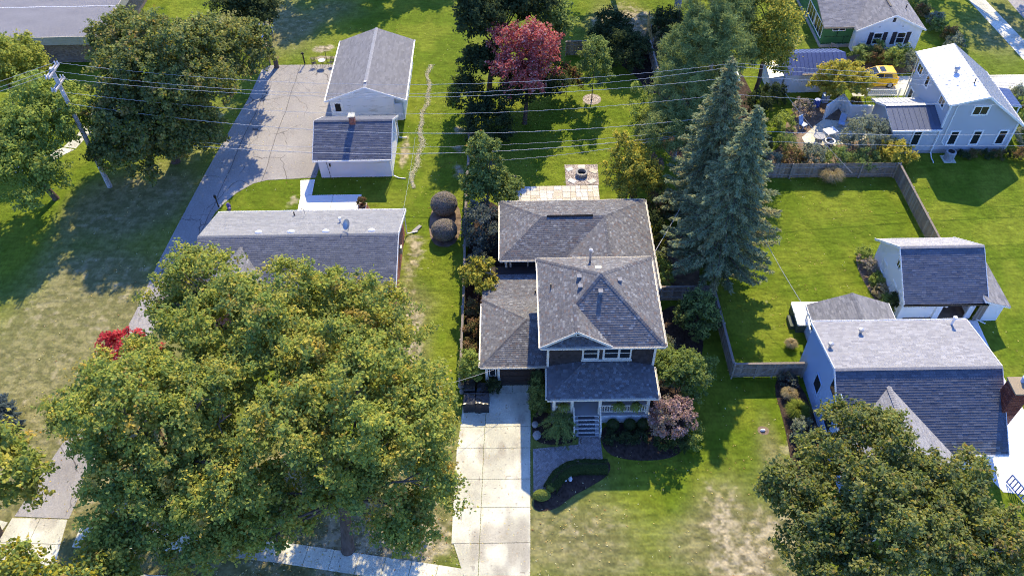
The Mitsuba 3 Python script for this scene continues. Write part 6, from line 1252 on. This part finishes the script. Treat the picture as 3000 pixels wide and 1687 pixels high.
# hanging ferns on the porch
for i, (x, l) in enumerate(((2.58, 'hanging fern basket left of the porch stairs'), (6.0, 'hanging fern basket at the left of the long porch opening'), (7.1, 'hanging fern basket at the right of the long porch opening'))):
    rng = np.random.default_rng(400 + i); k = thing('hanging_fern', l, 'hanging plant')
    P, Nn = [], []
    for _ in range(60):
        a = rng.uniform(0, 6.283); l_ = rng.uniform(.25, .48); t = np.linspace(.1, 1, 26)[:, None]; d = np.array([math.cos(a), math.sin(a), 0])
        P.append(np.array([x, 28.42, 2.15]) + d * l_ * t + np.array([0, 0, 1]) * (.35 * t - .95 * t ** 2) * l_ * 1.2); Nn.append(np.tile([0, 0, 1.0], (26, 1)) + d)
    P, Nn = np.vstack(P), np.vstack(Nn); v, f = leaf_mesh(P, Nn, .05, .4, rng, .6)
    put(k, 'fronds', (v, f), 'leaf', color=np.repeat(paint(P, np.arange(len(P)) // 26, 'boxy', rng), 4, 0)); put(k, 'basket', lathe([(0, 2.0), (.14, 2.02), (.18, 2.16)], (x, 28.42, 0), 12), 'black'); put(k, 'hanger', tube([(x, 28.42, 2.1), (x, 28.5, 2.72)], .008, 4), 'black')
# bistro table and chairs on the asphalt
bt = thing('bistro_table', 'small round metal table at the edge of the asphalt by the long garage', 'table')
put(bt, 'top', lathe([(0, .70), (.34, .70), (.36, .715), (.34, .73), (0, .73)], (-18.95, 70.0, 0), 24), 'grey_metal'); put(bt, 'leg', cat([tube([(-18.95 + .24 * math.cos(a), 70.0 + .24 * math.sin(a), .7), (-18.95 + .08 * math.cos(a), 70.0 + .08 * math.sin(a), .4), (-18.95 + .27 * math.cos(a), 70.0 + .27 * math.sin(a), 0)], .014, 5) for a in np.arange(4) * 1.571]), 'black')
for i, (x, y, rz, l) in enumerate(((-19.75, 69.95, .4, 'black metal chair left of the round table'), (-18.1, 70.05, -.5, 'black metal chair right of the round table'))):
    k = thing('metal_chair', l, 'chair', 'metal chairs beside the round table'); c, s = math.cos(rz), math.sin(rz); L_ = lambda u, v, z: (x + c * u - s * v, y + s * u + c * v, z)
    put(k, 'seat', cat([bar(L_(-.2, -.2 + .05 * j, .44), L_(.2, -.2 + .05 * j, .44), .03, .012) for j in range(9)]), 'black')
    for a, b in ((-.2, -.2), (.2, -.2), (-.2, .2), (.2, .2)): put(k, 'leg', tube([L_(a, b, .44), L_(a * 1.15, b * 1.15, 0)], .014, 5), 'black')
    put(k, 'backrest', cat([tube([L_(-.2, .2, .44), L_(-.2, .28, .92), L_(.2, .28, .92), L_(.2, .2, .44)], .014, 5)] + [bar(L_(-.16 + .08 * j, .21, .46), L_(-.16 + .08 * j, .28, .9), .02, .01) for j in range(5)] + [bar(L_(-.2, .24, .6 + .1 * j), L_(.2, .24, .6 + .1 * j), .012, .02) for j in range(3)]), 'black')
single('steel_post', 'black post at the grass edge of the asphalt, left of the round table', 'post', cat([box(-20.85, -20.75, 70.4, 70.5, 0, 1.35), box(-20.95, -20.65, 70.36, 70.44, 1.2, 1.3)]), 'black')
single('steel_post', 'thin black post behind the round table', 'post', box(-18.65, -18.6, 70.6, 70.65, 0, 1.3), 'black')
lt = thing('wooden_lattice', 'brown wooden lattice panel standing at the asphalt corner', 'lattice')
A0, A1 = np.array([-24.2, 70.5, 0]), np.array([-24.7, 72.6, 0])
put(lt, 'frame', cat([bar(A0, A0 + [0, 0, 1.7], .08), bar(A1, A1 + [0, 0, 1.7], .08), bar(A0 + [0, 0, 1.65], A1 + [0, 0, 1.65], .07), bar(A0 + [0, 0, .25], A1 + [0, 0, .25], .07)]), 'tan_trim')
for i in range(9): put(lt, 'slat', bar(A0 + (A1 - A0) * (i + .5) / 9 + [.03, 0, .25], A0 + (A1 - A0) * (i + .5) / 9 + [.03, 0, 1.65], .05, .02), 'terracotta' if i % 3 == 0 else 'tan_trim')
for i in range(7): put(lt, 'slat', bar(A0 + [-.03, 0, .4 + i * .19], A1 + [-.03, 0, .4 + i * .19], .02, .05), 'tan_trim')
tr = thing('trampoline', 'round dark trampoline half under the tree at the top left of the back lawn', 'trampoline')
put(tr, 'mat', lathe([(0, .70), (1.2, .72)], (-26.3, 75.6, 0), 24), 'black'); put(tr, 'rim', lathe([(1.18, .70), (1.45, .70), (1.47, .76), (1.18, .76)], (-26.3, 75.6, 0), 24), 'bin_blue'); put(tr, 'leg', cat([tube([(-26.3 + 1.4 * math.cos(a), 75.6 + 1.4 * math.sin(a), .72), (-26.3 + 1.4 * math.cos(a), 75.6 + 1.4 * math.sin(a), 0)], .03, 6) for a in np.arange(6) * 1.047]), 'grey_metal')
for i, (x, y, c, l) in enumerate(((-17.05, 60.4, 'pink', 'pink plastic toy beside the long garage corner'), (-17.0, 59.8, 'purple', 'dark purple bag beside the long garage corner'), (-23.45, 49.45, 'purple', 'purple garden ornament behind the brick house'))):
    single('yard_clutter', l, 'yard clutter', cat([ball((x, y, .28), (.17, .14, .28), 3, .6, i), ball((x + .1, y - .25, .15), (.14, .14, .15), 2, .6, i + 5)]), c, smooth=True)
single('lamp_post', 'short black lamp post at the asphalt edge behind the brick house', 'lamp post', cat([tube([(-24.35, 49.6, 0), (-24.35, 49.6, 1.0)], .05, 8), lathe([(.05, 1.0), (.11, 1.05), (.10, 1.25), (0, 1.32)], (-24.35, 49.6, 0), 10)]), 'black')
pl = thing('brick_planter', 'low red brick planter at the corner of the bright patio', 'planter')
put(pl, 'wall', cat([box(-12.85, -12.15, 48.5, 48.6, 0, .5), box(-12.85, -12.75, 48.6, 49.3, 0, .5), box(-12.25, -12.15, 48.6, 49.3, 0, .5), box(-12.75, -12.25, 49.2, 49.3, 0, .5)]), 'brick'); put(pl, 'soil', box(-12.75, -12.25, 48.6, 49.2, 0, .42), 'mulch')
bush('potted_plant', 'leafy plant growing in the red brick planter', 'plant', (-12.5, 49.1, .8), (.32, .32, .45), 'bronze', 410, size=.06, dens=12, cr=.1, trunk=.02)
single('fallen_branch', 'pale splash block lying at the corner of the brick house', 'splash block', obox((-8.0, 46.6, .05), [[.6, .8, 0], [-.8, .6, 0], [0, 0, 1]], (.45, .14, .05)), 'foundation')
cg = thing('covered_barbecue', 'black covered barbecue at the left end of the flagstone patio', 'covered barbecue')
v, f = ball((-0.35, 51.5, .55), (.45, .4, .62), 3, .3, 3); v[:, 2] = np.maximum(v[:, 2], .02); put(cg, 'cover', (v, f), 'cover', smooth=True); put(cg, 'strap', lathe([(.44, .35), (.46, .38), (.44, .41)], (-.35, 51.5, 0), 16), 'black')
# garden patio furniture
for i, (x, y, rz, c, l) in enumerate(((25.2, 58.8, .6, 'pale_blue', 'pale blue reclining garden chair at the left of the garden patio'), (28.6, 58.9, -.4, 'pale_blue', 'pale blue garden chair in the shade of the courtyard wall'), (26.2, 57.2, 1.2, 'deck_grey', 'grey round backed chair in the middle of the garden patio'))):
    k = thing('garden_chair', l, 'chair'); co, s = math.cos(rz), math.sin(rz); A = [[co, s, 0], [-s, co, 0], [0, 0, 1]]
    put(k, 'seat', obox((x, y, .40), A, (.27, .27, .03)), c); b = np.array([-s, co, 0]) * .27
    B2 = np.array([[co, s, 0], [-s * .35, co * .35, .94], [-s * -.94, co * -.94, .35]])
    put(k, 'backrest', obox(np.array([x, y, .72]) + b * 1.35, B2, (.27, .36, .025)), c)
    for a1 in (-.22, .22):
        for a2 in (-.22, .22): put(k, 'leg', bar((x + co * a1 - s * a2, y + s * a1 + co * a2, .38), (x + co * a1 * 1.1 - s * a2 * 1.1, y + s * a1 * 1.1 + co * a2 * 1.1, 0), .045), c)
tb = thing('garden_table', 'white rectangular table tilted on the garden patio', 'table'); put(tb, 'top', obox((27.2, 57.5, .62), [[.93, .36, 0], [-.36, .93, 0], [0, 0, 1]], (.55, .42, .025)), 'white')
for a1 in (-.45, .45):
    for a2 in (-.32, .32): put(tb, 'leg', box(27.2 + .93 * a1 - .36 * a2 - .025, 27.2 + .93 * a1 - .36 * a2 + .025, 57.5 + .36 * a1 + .93 * a2 - .025, 57.5 + .36 * a1 + .93 * a2 + .025, 0, .6), 'white')
rb = thing('garden_basin', 'round white rimmed basin on the garden patio', 'basin'); put(rb, 'bowl', lathe([(.05, .05), (.3, .1), (.42, .34), (.46, .36), (.42, .38), (.34, .34)], (26.95, 56.45, 0), 20), 'white', smooth=40); put(rb, 'water', lathe([(0, .30), (.36, .30)], (26.95, 56.45, 0), 20), 'glass')
rt = thing('garden_table', 'dark round table in front of the garden basin', 'table'); put(rt, 'top', lathe([(0, .68), (.5, .68), (.5, .72), (0, .72)], (26.0, 56.7, 0), 22), 'deck_grey'); put(rt, 'pedestal', tube([(26.0, 56.7, 0), (26.0, 56.7, .68)], .06, 8), 'deck_grey')
single('blue_bin', 'bright blue barrel standing near the white shed wall', 'barrel', lathe([(.0, .02), (.28, .02), (.30, .3), (.28, .7), (.25, .72), (.0, .70)], (27.25, 62.0, 0), 16), 'bin_blue', smooth=40)
single('grey_bin', 'pale grey bin right of the bright blue barrel', 'bin', cat([box(27.9, 28.45, 62.4, 62.9, 0, .8), box(27.86, 28.49, 62.36, 62.94, .8, .86)]), 'pale_blue')
single('birdbath', 'small white stone in a bare spot of the lawn beside the blue grey house', 'stone', ball((15.12, 27.75, .06), (.16, .10, .09), 2, .4, 3), 'stone_white', smooth=True)
structure('bare_spot', prism(smooth_poly([(14.75, 27.55), (15.4, 27.4), (15.6, 27.95), (14.9, 28.15)]), -.1, .012), 'soil')
mb = thing('white_meter_box', 'small white box at the right wall of the brown house', 'utility box'); put(mb, 'box', box(8.75, 9.2, 35.3, 36.2, 0, .55), 'white'); put(mb, 'lid', box(8.72, 9.23, 35.27, 36.23, .55, .60), 'white')
k = thing('stair_railing', 'blue painted stair railing on the bright drive', 'railing')
put(k, 'rail', cat([bar((28.7, 23.9, .95), (29.15, 22.6, .95), .06), bar((28.7, 23.9, .15), (29.15, 22.6, .15), .05)]), 'rail_blue')
for i in range(7): put(k, 'baluster', bar((28.7 + .075 * i, 23.9 - .216 * i, .1), (28.7 + .075 * i, 23.9 - .216 * i, .95), .05), 'rail_blue')
# dry grass clippings, fallen leaves: nobody could count them
rg = np.random.default_rng(500); n = 3000
yy = rg.uniform(51.5, 70.0, n); xx = -8.50 + .18 * np.sin(yy * .8) + .10 * np.sin(yy * 2.1) - .02 * (60 - yy) + rg.normal(size=n) * (.06 + .11 * meshkit.noise(np.column_stack([yy * .9, 0 * yy, 0 * yy])))
P = np.column_stack([xx, yy, rg.uniform(.02, .09, n)]); v, f = leaf_mesh(P, np.tile([0, 0, 1.0], (n, 1)), .085, .26, rg, .22)
k = put(None, 'grass_clippings', (v, f), 'leaf', color=np.repeat(np.array([.85, .80, .62]) * rg.uniform(.75, 1.15, (n, 1)), 4, 0)); labels[k] = {'kind': 'stuff', 'label': 'dry pale line of grass clippings running up the lawn beside the garages', 'category': 'grass clippings'}
n = 3400; P = np.column_stack([rg.uniform(-34, 34, n), rg.uniform(17, 78, n), rg.uniform(.02, .045, n)])
Q2 = np.column_stack([rg.normal(-11, 7, n), rg.normal(23, 4, n), rg.uniform(.02, .045, n)]); P = np.vstack([P, Q2])
v, f = leaf_mesh(P, np.tile([0, 0, 1.0], (len(P), 1)), .055, .7, rg, .35)
k = put(None, 'fallen_leaves', (v, f), 'leaf', color=np.repeat(pal_pick([(.48, .40, .14), (.40, .30, .12), (.52, .48, .30), (.28, .16, .06)], [.3, .3, .25, .15], len(P), rg), 4, 0)); labels[k] = {'kind': 'stuff', 'label': 'scattered pale fallen leaves on the lawns', 'category': 'fallen leaves'}
del scene['type']; scene = {'type': 'scene', **scene}
